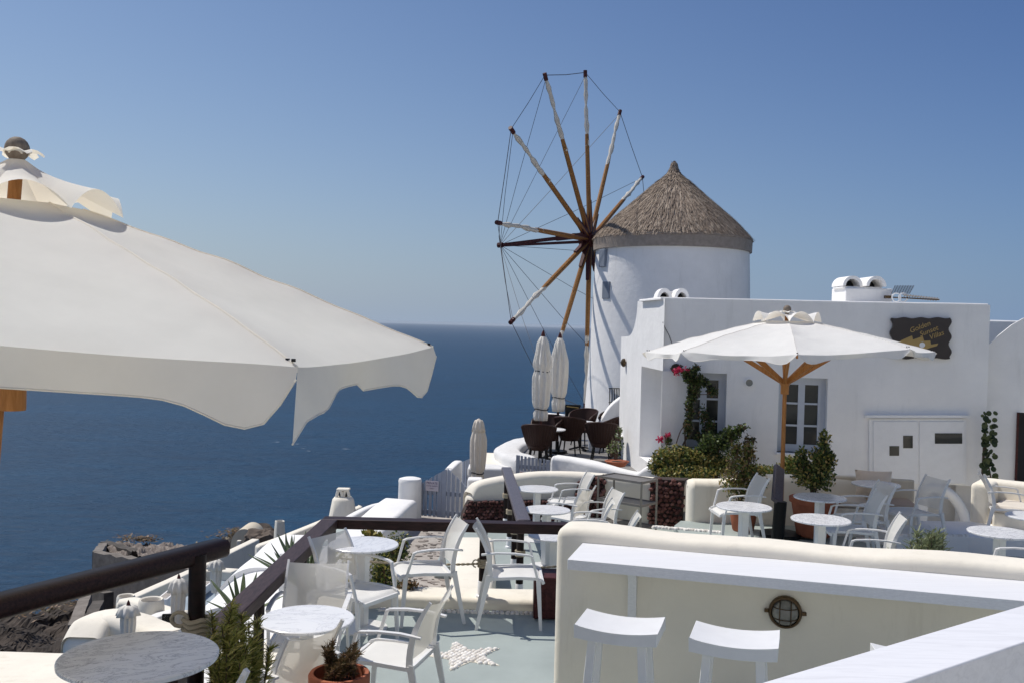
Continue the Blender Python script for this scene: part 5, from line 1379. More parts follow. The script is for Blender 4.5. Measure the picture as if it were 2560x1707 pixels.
p0, p1 = P(1046, 1300, 15.7), P(1172, 1300, 15.45)
zg = ZP+.0
def gt(u):
    y = 1212-43*min(1, u/.56) if u < .56 else 1169+50*(u-.56)/.44
    return P(1046+126*u, y, 15.6).z
g1, o, t, nr, ln = picket('picket_gate', p0, p1, zg, gt, 'pale blue grey double picket gate with a PRIVATE sign', 11)
sg = W(1082, 1213, p0, p1)+nr*.03
sb_ = thing('gate_sign', sg-V(0, 0, .1), 'small pinkish sign reading PRIVATE HOTEL GUESTS ONLY on the gate', 'sign')
mb = MB(); mb.box(sg, (.225, .008, .165), M=Matrix(((t.x, -nr.x, 0), (t.y, -nr.y, 0), (0, 0, 1)))); part(mb, 'plate', paint('sign_plate', (.62, .56, .60), .4), sb_)
navy = paint('sign_ink', (.10, .05, .14), .5)
for s, dz, sz in (('PRIVATE', .045, .052), ('HOTEL GUESTS', .0, .028), ('ONLY', -.042, .030)): text(s, 'lettering', navy, sb_, sg+nr*.006+V(0, 0, dz), sz, t, nr, ext=.001)
# pillar and stair parapet left of the gate
pp_ = P(1020, 1300, 15.6)
mb = MB(); zpt = P(1022, 1193, 15.6).z; mb.lathe([(.20, -3.6), (.185, zpt-.08), (.19, zpt-.05), (.175, zpt-.015), (.12, zpt), (.01, zpt+.008)], (pp_.x+.02, pp_.y, 0), 28)
for p in mb.v: p += noise.noise_vector(p*3)*.008
solo(mb, 'gate_pillar', M['white'], 'round-topped white pillar left of the double gate', 'pillar')
mb = MB(); pw = smooth_path([P(1002, 1245, 15.3), P(965, 1272, 14.3), P(925, 1308, 13.2), P(880, 1350, 12.0), P(820, 1400, 10.9), P(770, 1430, 10.2)], 6); parapet(mb, pw, .55, .07, -4.2, wob=.02)
solo(mb, 'stair_parapet', M['white'], 'broad white sloping parapet going down left from the gate pillar', 'wall')
l1 = P(1007, 1273, 14.9); lm = thing('wall_light', l1, 'small grey oval light on the white wall beside the gate pillar', 'lamp')
mb = MB(); mb.lathe([(.002, -.055), (.04, -.045), (.045, 0), (.04, .045), (.002, .055)], (l1.x+.02, l1.y-.03, l1.z), 12); part(mb, 'body', M['steel'], lm)
# right side wall end of the gate
mb = MB(); q = P(1190, 1210, 15.5); mb.box((q.x-.02, 15.6, -2.9), (.24, .3, .78)); solo(mb, 'gate_pier', M['white'], 'small square white pier at the right of the double gate', 'pillar', bevel=.03)
# second small gate with sign
p0, p1 = P(1290, 1170, 17.2), P(1374, 1170, 17.0)
def gt2(u): return P(1290+84*u, 1138+10*u, 17.1).z
g2, o, t, nr, ln = picket('picket_gate', p0, p1, -3.2, gt2, 'small white picket gate with a red lettered sign by the curved parapet', 9, frame=False, wfrac=.55)
sg = W(1313, 1184, p0, p1)+nr*.03
sb_ = thing('gate_sign', sg-V(0, 0, .1), 'small white sign with red PRIVATE lettering on the second picket gate', 'sign')
mb = MB(); mb.box(sg, (.19, .008, .12), M=Matrix(((t.x, -nr.x, 0), (t.y, -nr.y, 0), (0, 0, 1)))); part(mb, 'plate', M['paint_white'], sb_)
text('PRIVATE', 'lettering', M['red_paint'], sb_, sg+nr*.006+V(0, 0, .025), .045, t, nr, ext=.001)
p0, p1 = P(1150, 1180, 20.2), P(1186, 1180, 19.8)
def gt3(u): return P(1150+36*u, 1161-18*math.sin(u*math.pi/2), 20).z
picket('picket_fence', p0, p1, -4.1, gt3, 'short arched picket fence behind the beige folded parasol', 6, frame=False, wfrac=.6, cat='fence')
mb = MB(); parapet(mb, smooth_path([P(1121, 1172, 17.4), P(1131, 1161, 17.6), P(1141, 1152, 17.9), P(1147, 1150, 18.1)], 4), .16, .04, -4.6); solo(mb, 'end_wall', M['white'], 'short white wall with rounded top between the two picket fences', 'wall')
# ---------------- stairs, thin parapets and roofs to the left
cl = lambda pts, n=6: smooth_path([P(*p) for p in pts], n)
mb = MB(); parapet(mb, cl([(975, 1252, 16.6), (930, 1262, 16.4), (880, 1285, 16.0), (830, 1318, 15.2), (790, 1352, 14.4), (760, 1385, 13.6)]), .16, .05, -5.2, wob=.01)
solo(mb, 'stair_rail_wall', M['white'], 'thin arched white parapet beside the small steps', 'wall')
stp = thing('steps', P(800, 1345, 12.8), 'few narrow white steps with pale green treads behind the railing corner', 'steps')
for k, (x, y, d) in enumerate(((862, 1322, 13.9), (836, 1330, 13.5), (812, 1343, 13.1), (790, 1358, 12.7), (768, 1374, 12.3))):
    c = P(x, y, d); mb = MB(); mb.box((c.x, c.y, c.z-.35), (.62, .42, .7)); part(mb, 'step', M['white'], stp, bevel=.015)
    mb = MB(); mb.box((c.x, c.y+.02, c.z+.004), (.5, .26, .014)); part(mb, 'tread', M['step_green'], stp)
mb = MB(); parapet(mb, cl([(905, 1262, 21.5), (850, 1282, 21.2), (780, 1310, 20.8), (700, 1342, 20.3), (640, 1362, 20)]), .22, .05, -8, wob=.012)
solo(mb, 'sloping_wall', M['cream'], 'long sloping cream wall top leading down to the vaulted roofs', 'wall')
# tapered chimney
c = P(857, 1300, 19.6); zc1 = P(857, 1216, 19.6).z
chm = thing('tapered_chimney', (c.x, c.y, c.z-.4), 'tapered cream chimney with arched smoke openings above the dark railing', 'chimney')
mb = MB(); w0, w1 = .27, .18
secs = [(-.6, .30), (0, .27), (.35, .235), (.50, .20), (.545, .13)]
z0 = c.z
def sq(mb, cx, cy, secs, zo, rot=.25, n=4):
    o = len(mb.v)
    for z, w in secs:
        for k in range(16):
            a = 2*math.pi*k/16; ca, sa = math.cos(a), math.sin(a); m_ = (abs(ca)**4+abs(sa)**4)**-.25; x, y = ca*m_*w, sa*m_*w
            mb.v.append(V(cx+x*math.cos(rot)-y*math.sin(rot), cy+x*math.sin(rot)+y*math.cos(rot), zo+z))
    for i in range(len(secs)-1):
        for k in range(16): mb.f.append((o+i*16+k, o+i*16+(k+1) % 16, o+(i+1)*16+(k+1) % 16, o+(i+1)*16+k))
    mb.f.append(tuple(o+(len(secs)-1)*16+k for k in range(16)))
hh = zc1-z0
sq(mb, c.x, c.y, [(-.9, .36), (0, .29), (hh*.62, .215), (hh*.70, .17), (hh*.72, .10)], z0); part(mb, 'stack', M['cream'], chm, smooth=50)
for k, (dx, dy) in enumerate(((-.085, -.07), (.085, -.05), (0, .09))):
    mb = MB(); mb.tube([(c.x+dx*.8+.055*math.cos(a), c.y+dy, z0+hh*.70+hh*.22*math.sin(a)) for a in [i*math.pi/8 for i in range(9)]], .032, 8); part(mb, 'arch', M['cream'], chm)
mb = MB(); mb.box((c.x, c.y, z0+hh*.76), (.16, .10, hh*.2)); part(mb, 'flue', M['dark'], chm)
mb = MB(); mb.box((c.x, c.y, z0+hh*.93), (.26, .2, .04)); part(mb, 'cap', M['cream'], chm, bevel=.015)
# vaulted roofs
def vault(name, px_c, py_c, Y, rx, h, length, zb, label, mat='white', dirx=.10, lcurve=1.0, left_only=False):
    c = P(px_c, py_c, Y); mb = MB(); n = 22; d = V(dirx, 1, 0).normalized(); s = V(d.y, -d.x, 0); m_ = 8
    def f(u, v):
        a = math.pi*u; p = c+d*(length*v)+s*(-rx*math.cos(a)*(1.0)); p.z = c.z-h+h*math.sin(a)**.8; p += noise.noise_vector(p*1.1)*.02; return p
    mb.grid(f, n, m_)
    for v in (0, 1):
        o = len(mb.v); pts = [f(i/n, v) for i in range(n+1)]; mb.v += pts+[V(pts[-1].x, pts[-1].y, zb), V(pts[0].x, pts[0].y, zb)]; mb.f.append(tuple(range(o, o+n+3)))
    for u in (0, 1):
        for k in range(m_): a, b = f(u, k/m_), f(u, (k+1)/m_); mb.quad(a, b, V(b.x, b.y, zb), V(a.x, a.y, zb))
    return solo(mb, name, M[mat], label, 'roof', 'white vaulted roofs', smooth=40)
def shoulder_roof(xl, xc, xr, y0, y1, z, h, zb, label, sk=.0):
    mb = MB(); n = 14
    def f(u, v):
        y = y0+(y1-y0)*v
        if u <= .5:
            a = math.pi/2*(u/.5); x = xl+(xc-xl)*(1-math.cos(a)); zz = z-h+h*math.sin(a)
        else: x = xc+(xr-xc)*(u-.5)/.5; zz = z
        p = V(x+sk*(y-y0), y, zz); return p+noise.noise_vector(p*1.1)*.02
    mb.grid(f, 2*n, 10)
    for v in (0, 1):
        o = len(mb.v); pts = [f(i/(2*n), v) for i in range(2*n+1)]; mb.v += pts+[V(pts[-1].x, pts[-1].y, zb), V(pts[0].x, pts[0].y, zb)]; mb.f.append(tuple(range(o, o+2*n+3)))
    for u in (0, 1):
        for k in range(10): a, b = f(u, k/10), f(u, (k+1)/10); mb.quad(a, b, V(b.x, b.y, zb), V(a.x, a.y, zb))
    return solo(mb, 'vaulted_roof', M['white'], label, 'roof', 'white vaulted roofs', smooth=40)
shoulder_roof(-4.95, -4.15, -2.2, 16.0, 18.5, -4.16, .95, -9, 'upper bright white vaulted roof left of the railing corner')
shoulder_roof(-4.95, -4.0, -2.2, 13.9, 16.02, -4.21, 1.0, -9, 'lower bright white vaulted roof in front of the other vault')
# sloping white ground between the vaults and the kerb (planting bed wall)
mb = MB(); parapet(mb, smooth_path([V(-2.35, 12.3, -3.35), V(-2.5, 11.0, -3.25), V(-2.6, 9.6, -3.2), V(-2.7, 8.0, -3.15)], 6), .75, .12, -7, wob=.03)
solo(mb, 'planter_wall', M['white'], 'broad white planter wall below the dark railing with agaves in front', 'wall')
# big smooth roof at the lower left
mb = MB()
def rf(u, v):
    p = G(-700+1250*u, 1000, -1)*0; a = G(-650+1230*u, 1553+16*u+14*u*u, -3.4); b = G(-650+1230*u, 2300, -3.4); p = a.lerp(b, v); p.z -= .22*(1-v)**3+.0; 
    if v == 0: p.z -= 2.5
    p += noise.noise_vector(p*.8)*.015; return p
mb.grid(rf, 24, 24); big = solo(mb, 'white_roof', M['cream'], 'large smooth cream roof surface at the lower left corner', 'roof', smooth=60)
# ---------------- lower pool terrace, far left
ZL = -9.2
def GL(px, py, z=ZL): return G(px, py, z)
poly = [GL(400, 1535), GL(470, 1488), GL(560, 1440), GL(640, 1440), GL(640, 1600), GL(250, 1640), GL(200, 1560)]
mb = MB(); mb.prism([(p.x, p.y) for p in poly], -14, ZL); solo(mb, 'lower_terrace', M['pool_floor'], 'blue grey deck of the terrace far below', kind='structure', smooth=0)
d1 = 31
mb = MB(); parapet(mb, smooth_path([P(330, 1490, 30), P(400, 1459, 31.5), P(475, 1425, 33), P(520, 1404, 34.5), P(570, 1379, 36), P(640, 1345, 38)], 4), .35, .06, -15)
solo(mb, 'terrace_parapet', M['cream'], 'long straight cream parapet of the terrace far below', 'wall')
mb = MB(); parapet(mb, [P(505, 1420, 34), P(545, 1421, 33.8), P(590, 1424, 33.6)], .5, .06, -15); solo(mb, 'terrace_end_wall', M['cream'], 'short cream wall behind the farthest small folded parasol', 'wall')
def tub(px, py, Y, r, zb, label, hole=True, name='masonry_planter'):
    c = P(px, py, Y); th = thing(name, (c.x, c.y, zb), label, 'planter', 'round masonry planters'); mb = MB()
    mb.lathe([(r*1.12, zb), (r*1.08, c.z-.25), (r*1.02, c.z-.06), (r*.93, c.z), (r*.80, c.z-.02), (r*.74, c.z-.12), (r*.7, c.z-.2)], (c.x, c.y, 0), 28); part(mb, 'body', M['cream'], th)
    mb = MB(); mb.lathe([(r*.76, c.z-.13), (r*.3, c.z-.11), (.01, c.z-.10)], (c.x, c.y, 0), 20); part(mb, 'soil', M['path'], th); return th
tub(378, 1496, 24.0, .30, -10, 'rounded cream masonry planter, nearer of the two on the far terrace')
tub(315, 1487, 26.5, .24, -10, 'rounded cream masonry planter at the corner of the far terrace parapet')
mb = MB(); parapet(mb, smooth_path([P(290, 1500, 25.8), P(325, 1494, 25.8), P(360, 1500, 25.2), P(400, 1512, 24.8), P(430, 1522, 24.5), P(470, 1528, 24.2)], 4), .45, .14, -12, wob=.03); solo(mb, 'rounded_wall', M['cream'], 'thick rounded cream wall linking the masonry planters', 'wall')
mb = MB(); parapet(mb, smooth_path([P(200, 1600, 21), P(225, 1555, 21.5), P(250, 1535, 22), P(300, 1532, 22), P(350, 1545, 21.8), P(400, 1565, 21.5), P(450, 1575, 21)], 5), .9, .2, -11, wob=.03); solo(mb, 'low_roof', M['cream'], 'low rounded cream roof behind the near rail', 'roof')
mb = MB(); parapet(mb, [P(370, 1545, 23.2), P(400, 1532, 23.6), P(440, 1522, 24)], .3, .05, -12); solo(mb, 'deck_wall', M['white'], 'short white wall beside the black lattice screen', 'wall')
for (x0, y0, x1, y1, Y, lb) in ((404, 1487, 438, 1480, 28.5, 'small white trough planter left of the middle folded parasol on the far deck'), (488, 1470, 520, 1458, 31, 'small white trough planter right of the dark near post on the far deck')):
    a, b = P(x0, y0, Y), P(x1, y1, Y+1.2); th = thing('trough_planter', (a.x, a.y, ZL), lb, 'planter', 'white trough planters'); mid = (a+b)/2; L = (b-a).length
    mb = MB(); 
    for dz, w in ((0, .34),): mb.bar(V(a.x, a.y, mid.z-.12), V(b.x, b.y, mid.z-.12), .34, .26, (0, 0, 1))
    part(mb, 'box', M['white'], th, bevel=.02); mb = MB(); mb.bar(V(a.x, a.y, mid.z+.012).lerp(V(b.x, b.y, mid.z+.012), .06), V(b.x, b.y, mid.z+.012).lerp(V(a.x, a.y, mid.z+.012), .06), .22, .012, (0, 0, 1)); part(mb, 'soil', M['path'], th)
folded(321, 1510, 1600, 21.0, -8.5, 'small folded parasol nearest the round planters far below', M['canvas_old'], .15, .24, .42, fins='mill_red', pole='paint_white')
folded(447, 1443, 1560, 23.5, -9.2, 'tall small folded parasol beside the black lattice screen far below', M['canvas_old'], .16, .24, .40, fins='mill_red', pole='paint_white', pleat=8)
folded(541, 1397, 1480, 30.5, -10.5, 'small folded parasol farthest away, right of the dark near post', M['canvas_old'], .17, .26, .55, fins='canvas_old', pole='paint_white', pleat=9)
# lattice screen
lc = thing('lattice_screen', P(420, 1560, 23), 'black diamond lattice screen beside the small folded parasol', 'screen')
x0, y0, x1, y1 = 407, 1535, 434, 1566
mb = MB()
for a, b in (((x0, y0), (x1, y0)), ((x1, y0), (x1, y1)), ((x1, y1), (x0, y1)), ((x0, y1), (x0, y0))): mb.bar(P(*a, 22.8), P(*b, 22.8), .03, .03, (0, 1, 0))
part(mb, 'frame', M['black'], lc)
mb = MB(); n = 5
for k in range(-3, n+1):
    for s in (1, -1):
        ua, ub = k/n, k/n+y_ if (y_ := (y1-y0)/(x1-x0)) else 0
        lo, hi = max(0, ua), min(1, ub)
        if hi <= lo: continue
        fy0, fy1 = (lo-ua)/y_, (hi-ua)/y_
        if s < 0: fy0, fy1 = 1-fy0, 1-fy1
        mb.bar(P(x0+(x1-x0)*lo, y0+(y1-y0)*fy0, 22.8), P(x0+(x1-x0)*hi, y0+(y1-y0)*fy1, 22.8), .02, .03, (0, 1, 0))
part(mb, 'lattice', M['black'], lc)
# ruin on the cliff
rn = thing('ruin', P(240, 1510, 66), 'roofless ruined dark stone building on the cliff edge', 'ruin')
a0, a1, a2_, a3 = P(243, 1377, 64), P(505, 1425, 55), P(560, 1392, 66), P(330, 1352, 78)
zb_ = -40
mb = MB(); 
def rwall(mb, p, q, th, n=10, seed=0, zb=zb_):
    d = V(q.x-p.x, q.y-p.y, 0).normalized(); s = V(d.y, -d.x, 0)*th/2; o = len(mb.v)
    for i in range(n+1):
        c = p.lerp(q, i/n); j = noise.noise(V(i*.9+seed, 0, 0))*.22
        for e in (-1, 1):
            mb.v.append(V(c.x, c.y, c.z+j)+s*e); mb.v.append(V(c.x, c.y, zb)+s*e*1.3)
    for i in range(n):
        b = o+i*4; mb.f += [(b, b+2, b+6, b+4), (b, b+4, b+5, b+1), (b+2, b+3, b+7, b+6)]
    mb.f += [(o, o+1, o+3, o+2), (o+n*4, o+n*4+2, o+n*4+3, o+n*4+1)]
rwall(mb, a0, a1, .6, 16, 1); rwall(mb, a0, P(262, 1352, 76), .6, 10, 5); part(mb, 'wall', M['ruin'], rn, smooth=0)
mb = MB(); rwall(mb, P(262, 1352, 74), P(400, 1392, 66), .7, 12, 9); part(mb, 'wall', M['ruin'], rn, smooth=0)
mb = MB()
def top(u, v):
    l = P(262, 1366, 72).lerp(P(520, 1410, 58), u); r = P(300, 1352, 82).lerp(P(600, 1372, 64), u); p = l.lerp(r, v); p.z += noise.noise(p*.5)*.6+noise.noise(p*1.7)*.4+noise.noise(p*4)*.2-.2; return p
mb.grid(top, 70, 44); part(mb, 'rubble_top', stone('pale_rubble', ((.16, .13, .11), (.36, .31, .27), (.58, .52, .46)), 2.2, .95, 1.0), rn, smooth=25)
mb = MB()
def bush_(px, py, Y, r):
    c = P(px, py, Y)
    for k in range(160):
        p = c+V(random.gauss(0, r), random.gauss(0, r), abs(random.gauss(0, r*.45))); a = random.uniform(0, 6.3); s = .16; d = V(math.cos(a), math.sin(a), random.uniform(-.5, .5))*s; e = V(-d.y, d.x, random.uniform(0, .3)*s)
        mb.add([p-d, p+e*.4, p+d, p-e*.4], [(0, 1, 2, 3)])
for b in ((322, 1350, 76, .5), (352, 1349, 77, .3), (372, 1350, 77, .35), (600, 1338, 57, .5), (575, 1352, 60, .7), (340, 1500, 60, .5), (60, 1528, 56, .7), (180, 1500, 62, .7), (430, 1440, 60, .8), (460, 1420, 60, .8), (110, 1520, 52, .6)): bush_(*b)
solo(mb, 'scrub', M['leaf_rust'], 'dry brown scrub on the cliff', kind='stuff', smooth=0)
for k, (p, q, lb) in enumerate(((P(222, 1472, 58), P(272, 1480, 55), 'lower fragment of dark stone wall left of the ruin corner'), (P(216, 1480, 52), P(186, 1560, 44), 'slanting stone buttress wall below the ruin'), (P(246, 1500, 50), P(212, 1565, 42), 'thin slanting stone wall right of the buttress'))):
    mb = MB(); rwall(mb, p, q, .55, 10, k*3, zb=p.z-6); solo(mb, 'stone_wall', M['ruin'], lb, 'wall', 'broken stone walls on the cliff', smooth=0)
# small far dome and square chimney
c = P(610, 1345, 45); mb = MB(); r = .62
mb.grid(lambda u, v: c+V(-r*math.cos(math.pi*u), v*1.6, -.35+.80*math.sin(math.pi*u)), 16, 3); o = len(mb.v)
pts = [c+V(-r*math.cos(math.pi*i/16), 0, -.35+.80*math.sin(math.pi*i/16)) for i in range(17)]; mb.v += pts+[c+V(r, 0, -2.5), c+V(-r, 0, -2.5)]; mb.f.append(tuple(range(o, o+19))); mb.quad(c+V(-r, 0, -.35), c+V(-r, 1.6, -.35), c+V(-r, 1.6, -2.5), c+V(-r, 0, -2.5))
solo(mb, 'cave_house', M['tan'], 'tiny tan vaulted cave house front among the rocks', 'house')
c = P(598, 1355, 44.5); mb = MB(); mb.box((c.x, c.y, c.z-.5), (.18, .2, 1.2)); solo(mb, 'small_chimney', M['cream'], 'tiny square chimney beside the cave house', 'chimney', bevel=.02)
c = P(699, 1330, 30); zt2 = P(699, 1301, 30).z; sqc = thing('square_chimney', (c.x, c.y, c.z-.5), 'small square cream chimney with open top above the sloping wall', 'chimney')
mb = MB(); sq(mb, c.x, c.y, [(-1.2, .17), (0, .16), (zt2-c.z, .135), (zt2-c.z, .11), (zt2-c.z-.12, .10)], c.z, .5); part(mb, 'stack', M['cream'], sqc, smooth=30)
mb = MB(); mb.box((c.x, c.y, zt2-.06), (.17, .17, .06)); part(mb, 'flue', M['dark'], sqc)
# rock outcrop behind chimney
mb = MB(); c = P(655, 1338, 44)
def rk(u, v):
    a = u*2*math.pi; b = v*math.pi; p = c+V(.75*math.sin(b)*math.cos(a), .7*math.sin(b)*math.sin(a), .35*math.cos(b)-.1); return p+noise.noise_vector(p*1.6)*.3+noise.noise_vector(p*5)*.12
mb.grid(rk, 30, 18); solo(mb, 'rock_outcrop', M['rock'], 'rugged brown rock outcrop beside the tiny cave house', 'rock', smooth=20)

# ================================================================ steel trolley
tr = thing('steel_trolley', P(1560, 1310, 14.6), 'three-tier steel serving trolley against the cream wall', 'trolley')
a, b = P(1500, 1310, 14.55), P(1606, 1325, 13.9)
t = V(b.x-a.x, b.y-a.y, 0).normalized(); nn = V(-t.y, t.x, 0); ln = .72; dp = .42
fl_ = P(1498, 1200, 14.5); fl_ = V(fl_.x, fl_.y, 0); ztl = P(1604, 1206, 13.95).z; 
b = P(1604, 1206, 13.95); a = P(1496, 1192, 14.45); t = V(b.x-a.x, b.y-a.y, 0); ln = t.length; t.normalize(); nn = V(-t.y, t.x, 0)
o = V(a.x, a.y, 0); zts = (a.z+b.z)/2
cs = [o, o+t*ln, o+t*ln+nn*dp, o+nn*dp]
for c in cs:
    mb = MB(); mb.bar(c+V(0, 0, ZM), c+V(0, 0, zts), .028, .028, (1, 0, 0)); part(mb, 'leg', M['steel'], tr)
for zz in (zts, zts-.34, ZM+.10):
    mb = MB(); m_ = (cs[0]+cs[2])/2; mb.box(m_+V(0, 0, zz), (ln, dp, .018), M=Matrix(((t.x, nn.x, 0), (t.y, nn.y, 0), (0, 0, 1)))); 
    for i in range(4): mb.bar(cs[i]+V(0, 0, zz+.004), cs[(i+1) % 4]+V(0, 0, zz+.004), .024, .034, (0, 0, 1))
    part(mb, 'shelf', M['steel'], tr)

# ================================================================ wicker chairs
def make_wicker():
    r = thing('wicker_chair', (0,0,0), 'x', 'chair', 'brown wicker tub chairs')
    n, h = 28, 10
    def sh(u, v, off=0):
        a = math.pi*(.50+ (u-.5)*1.25) ; a = math.pi/2+(u-.5)*math.pi*1.35
        k = math.sin(u*math.pi)**.6; R0 = .16+.17*v**.8+off; zt_ = .62+.20*k
        z = .30+(zt_-.30)*v; return (-(math.sin(a)*R0)*.98+.02, math.cos(a)*R0*1.02, z)
    mb = MB(); mb.grid(lambda u, v: sh(u, v), n, h); mb.grid(lambda u, v: sh(u, v, .028), n, h); part(mb, 'shell', M['wicker'], r, 60, False)
    mb = MB(); mb.tube([Vector(sh(k/28, 1, .014)) for k in range(29)], .022, 6)
    part(mb, 'rim', M['wicker'], r, 60, False)
    mb = MB()
    for k in range(24): u = (k+.5)/24; mb.tube([Vector(sh(u, v, .032)) for v in (0, .35, .7, 1)], .006, 4, False)
    part(mb, 'cane', M['wicker'], r, 60, False)
    mb = MB(); mb.lathe([(.20, .30), (.22, .33), (.24, .39), (.21, .41)], (.02, 0, 0), 24); part(mb, 'seat', M['wicker'], r, 40, False)
    for sx in (-1, 1):
        for sy in (-1, 1):
            mb = MB(); mb.tube([(.02+sx*.15, sy*.15, .34), (.02+sx*.21, sy*.20, 0)], [.02, .015], 8); part(mb, 'leg', M['black'], r, 40, False)
    return r
w0 = make_wicker(); wu = [False]
def wick(px, py, Y, hx, hy, label):
    p = P(px, py, Y); o = w0 if not wu[0] else copy_tree(w0); wu[0] = True
    o.location = (p.x, p.y, ZW); o.rotation_euler = (0, 0, math.atan2(hy, hx)); o.scale = (.96, .96, 1.0); o['label'] = label
wick(1346, 1110, 18.9, .1, 1, 'nearest brown wicker chair seen from behind, the red parasol pole in front of it')
wick(1368, 1085, 20.5, -.5, -.87, 'brown wicker chair with open cane back behind the left parasol pole')
wick(1424, 1085, 20.6, .35, .95, 'dark brown wicker chair seen from behind in the middle of the terrace group')
wick(1458, 1080, 22.3, -.6, -.8, 'brown wicker chair with open cane back near the sail tip')
wick(1503, 1115, 19.6, .2, 1, 'brown wicker chair left of the potted olive')
wick(1531, 1095, 22.3, -.8, -.6, 'brown wicker chair beside the villa corner, partly hidden')
wick(1528, 1112, 20.9, -.9, .3, 'low brown wicker chair just behind the potted olive')
def rtable(px, py, label, Y):
    p = P(px, py, Y); zt = p.z; t_ = thing('cafe_table', (p.x, p.y, ZW), label, 'table', 'white topped cafe tables by the windmill')
    mb = MB(); mb.lathe([(.29, zt-.03), (.30, zt-.02), (.30, zt-.004), (.29, zt)], (p.x, p.y, 0), 32); part(mb, 'tabletop', M['paint_white'], t_)
    mb = MB(); mb.tube([(p.x, p.y, ZW+.05), (p.x, p.y, zt-.03)], .03, 10); part(mb, 'stem', M['black'], t_)
    mb = MB()
    for k in range(4): a = k*math.pi/2+.4; mb.bar((p.x, p.y, ZW+.07), (p.x+.27*math.cos(a), p.y+.27*math.sin(a), ZW+.02), .05, .03)
    part(mb, 'foot', M['black'], t_)
rtable(1378, 1071, 'white topped cafe table between the two left wicker chairs', 19.8)
rtable(1452, 1053, 'white topped cafe table in front of the rear wicker chair', 21.4)
rtable(1552, 1086, 'small white topped table mostly hidden by the villa corner', 20.3)
p = P(1432, 1040, 23.2); ch = thing('menu_stand', (p.x, p.y, ZW), 'black lectern-like menu stand at the parapet behind the wicker chairs', 'stand')
mb = MB(); z1_ = P(1432, 1012, 23.2).z; mb.add([V(p.x-.17, p.y, p.z-.35), V(p.x+.17, p.y, p.z-.35), V(p.x+.19, p.y+.1, z1_), V(p.x-.19, p.y+.1, z1_), V(p.x-.17, p.y+.2, p.z-.35), V(p.x+.17, p.y+.2, p.z-.35), V(p.x+.19, p.y+.2, z1_), V(p.x-.19, p.y+.2, z1_)], [(0,1,2,3),(4,7,6,5),(3,2,6,7),(0,3,7,4),(1,5,6,2)]); part(mb, 'panel', M['black'], ch)
mb = MB(); mb.bar(V(p.x-.15, p.y+.08, z1_-.04), V(p.x+.14, p.y+.075, z1_-.07), .02, .02); part(mb, 'scroll', M['gold'], ch)
for s in (-1, 1):
    mb = MB(); mb.bar(V(p.x+s*.15, p.y+.1, p.z-.35), V(p.x+s*.16, p.y+.1, ZW), .03, .03); part(mb, 'leg', M['black'], ch)

# ================================================================ plants
def leaves(mb, c, r, n, size, squash=1.0, up=.3, shell=.5, droop=0, seed=0):
    c = Vector(c)
    for k in range(n):
        d = V(random.gauss(0, 1), random.gauss(0, 1), random.gauss(0, 1)).normalized(); rr = (random.random()**shell)
        p = c+V(d.x*r[0]*rr, d.y*r[1]*rr, d.z*r[2]*rr)
        p += noise.noise_vector(p*4+V(seed, 0, 0))*.25*min(r)
        s = size*random.uniform(.6, 1.3); a = V(random.gauss(0, 1), random.gauss(0, 1), random.gauss(0, 1)+up).normalized(); b = a.cross(V(random.gauss(0, 1), random.gauss(0, 1), random.gauss(0, 1))).normalized()
        mb.add([p, p+a*s*.5+b*s*.28, p+a*s, p+a*s*.5-b*s*.28], [(0, 1, 2, 3)])
def shrub(name, blobs, n, size, mats, label, cat='shrub', group=None, stem=None, up=.3):
    b0_ = blobs[0][0]; t = thing(name, (b0_[0], b0_[1], min(b[0][2]-b[1][2] for b in blobs)), label, cat, group)
    for i, mt in enumerate(mats):
        mb = MB()
        for c, r in blobs: leaves(mb, c, r, int(n*r[0]*r[2]/sum(q[1][0]*q[1][2] for q in blobs)/len(mats)), size, seed=i*5, up=up)
        part(mb, 'foliage', M[mt], t, smooth=0)
    mb = MB()
    for c, r in blobs:
        for k in range(6): mb.tube([(c[0]+random.uniform(-.1, .1)*r[0], c[1], c[2]-r[2]*1.05), (c[0]+random.uniform(-.6, .6)*r[0], c[1]+random.uniform(-.5, .5)*r[1], c[2]+random.uniform(.0, .6)*r[2])], [.02*size/.05, .006], 5)
    part(mb, 'stem', M['bark'], t); return t
def B(px, py, Y, rx, rz, ry=None):
    c = P(px, py, Y); k = Y/2400; return ((c.x, c.y, c.z), (rx*k, (ry or rx*.6)*k, rz*k))
shrub('hedge', [B(1690, 1150, 15.9, 60, 38), B(1655, 1165, 15.9, 36, 28), B(1745, 1158, 15.9, 55, 36), B(1790, 1165, 15.9, 48, 28), B(1720, 1180, 15.7, 80, 20)], 12000, .055, ['leaf_olive', 'leaf_olive', 'leaf_green', 'leaf_dark'], 'broad rounded olive green hedge below the left window')
shrub('shrub', [B(1790, 1110, 15.95, 46, 34), B(1828, 1085, 15.9, 26, 22), B(1855, 1068, 15.9, 16, 8), B(1762, 1132, 15.9, 30, 24)], 2200, .06, ['leaf_dark', 'leaf_green'], 'dark leafy branches reaching right from the hedge')
shrub('shrub', [B(1868, 1115, 15.95, 12, 30), B(1882, 1100, 15.95, 10, 10), B(1848, 1075, 15.9, 8, 14), B(1862, 1178, 15.6, 16, 10)], 420, .055, ['leaf_dark', 'leaf_rust'], 'thin straggly twigs against the villa wall between the windows')
shrub('hedge', [B(1905, 1178, 15.4, 50, 16), B(1985, 1165, 15.4, 40, 26), B(2040, 1175, 15.4, 30, 18)], 2600, .055, ['leaf_olive', 'leaf_green'], 'low yellow green planting behind the parapet at the parasol pole')
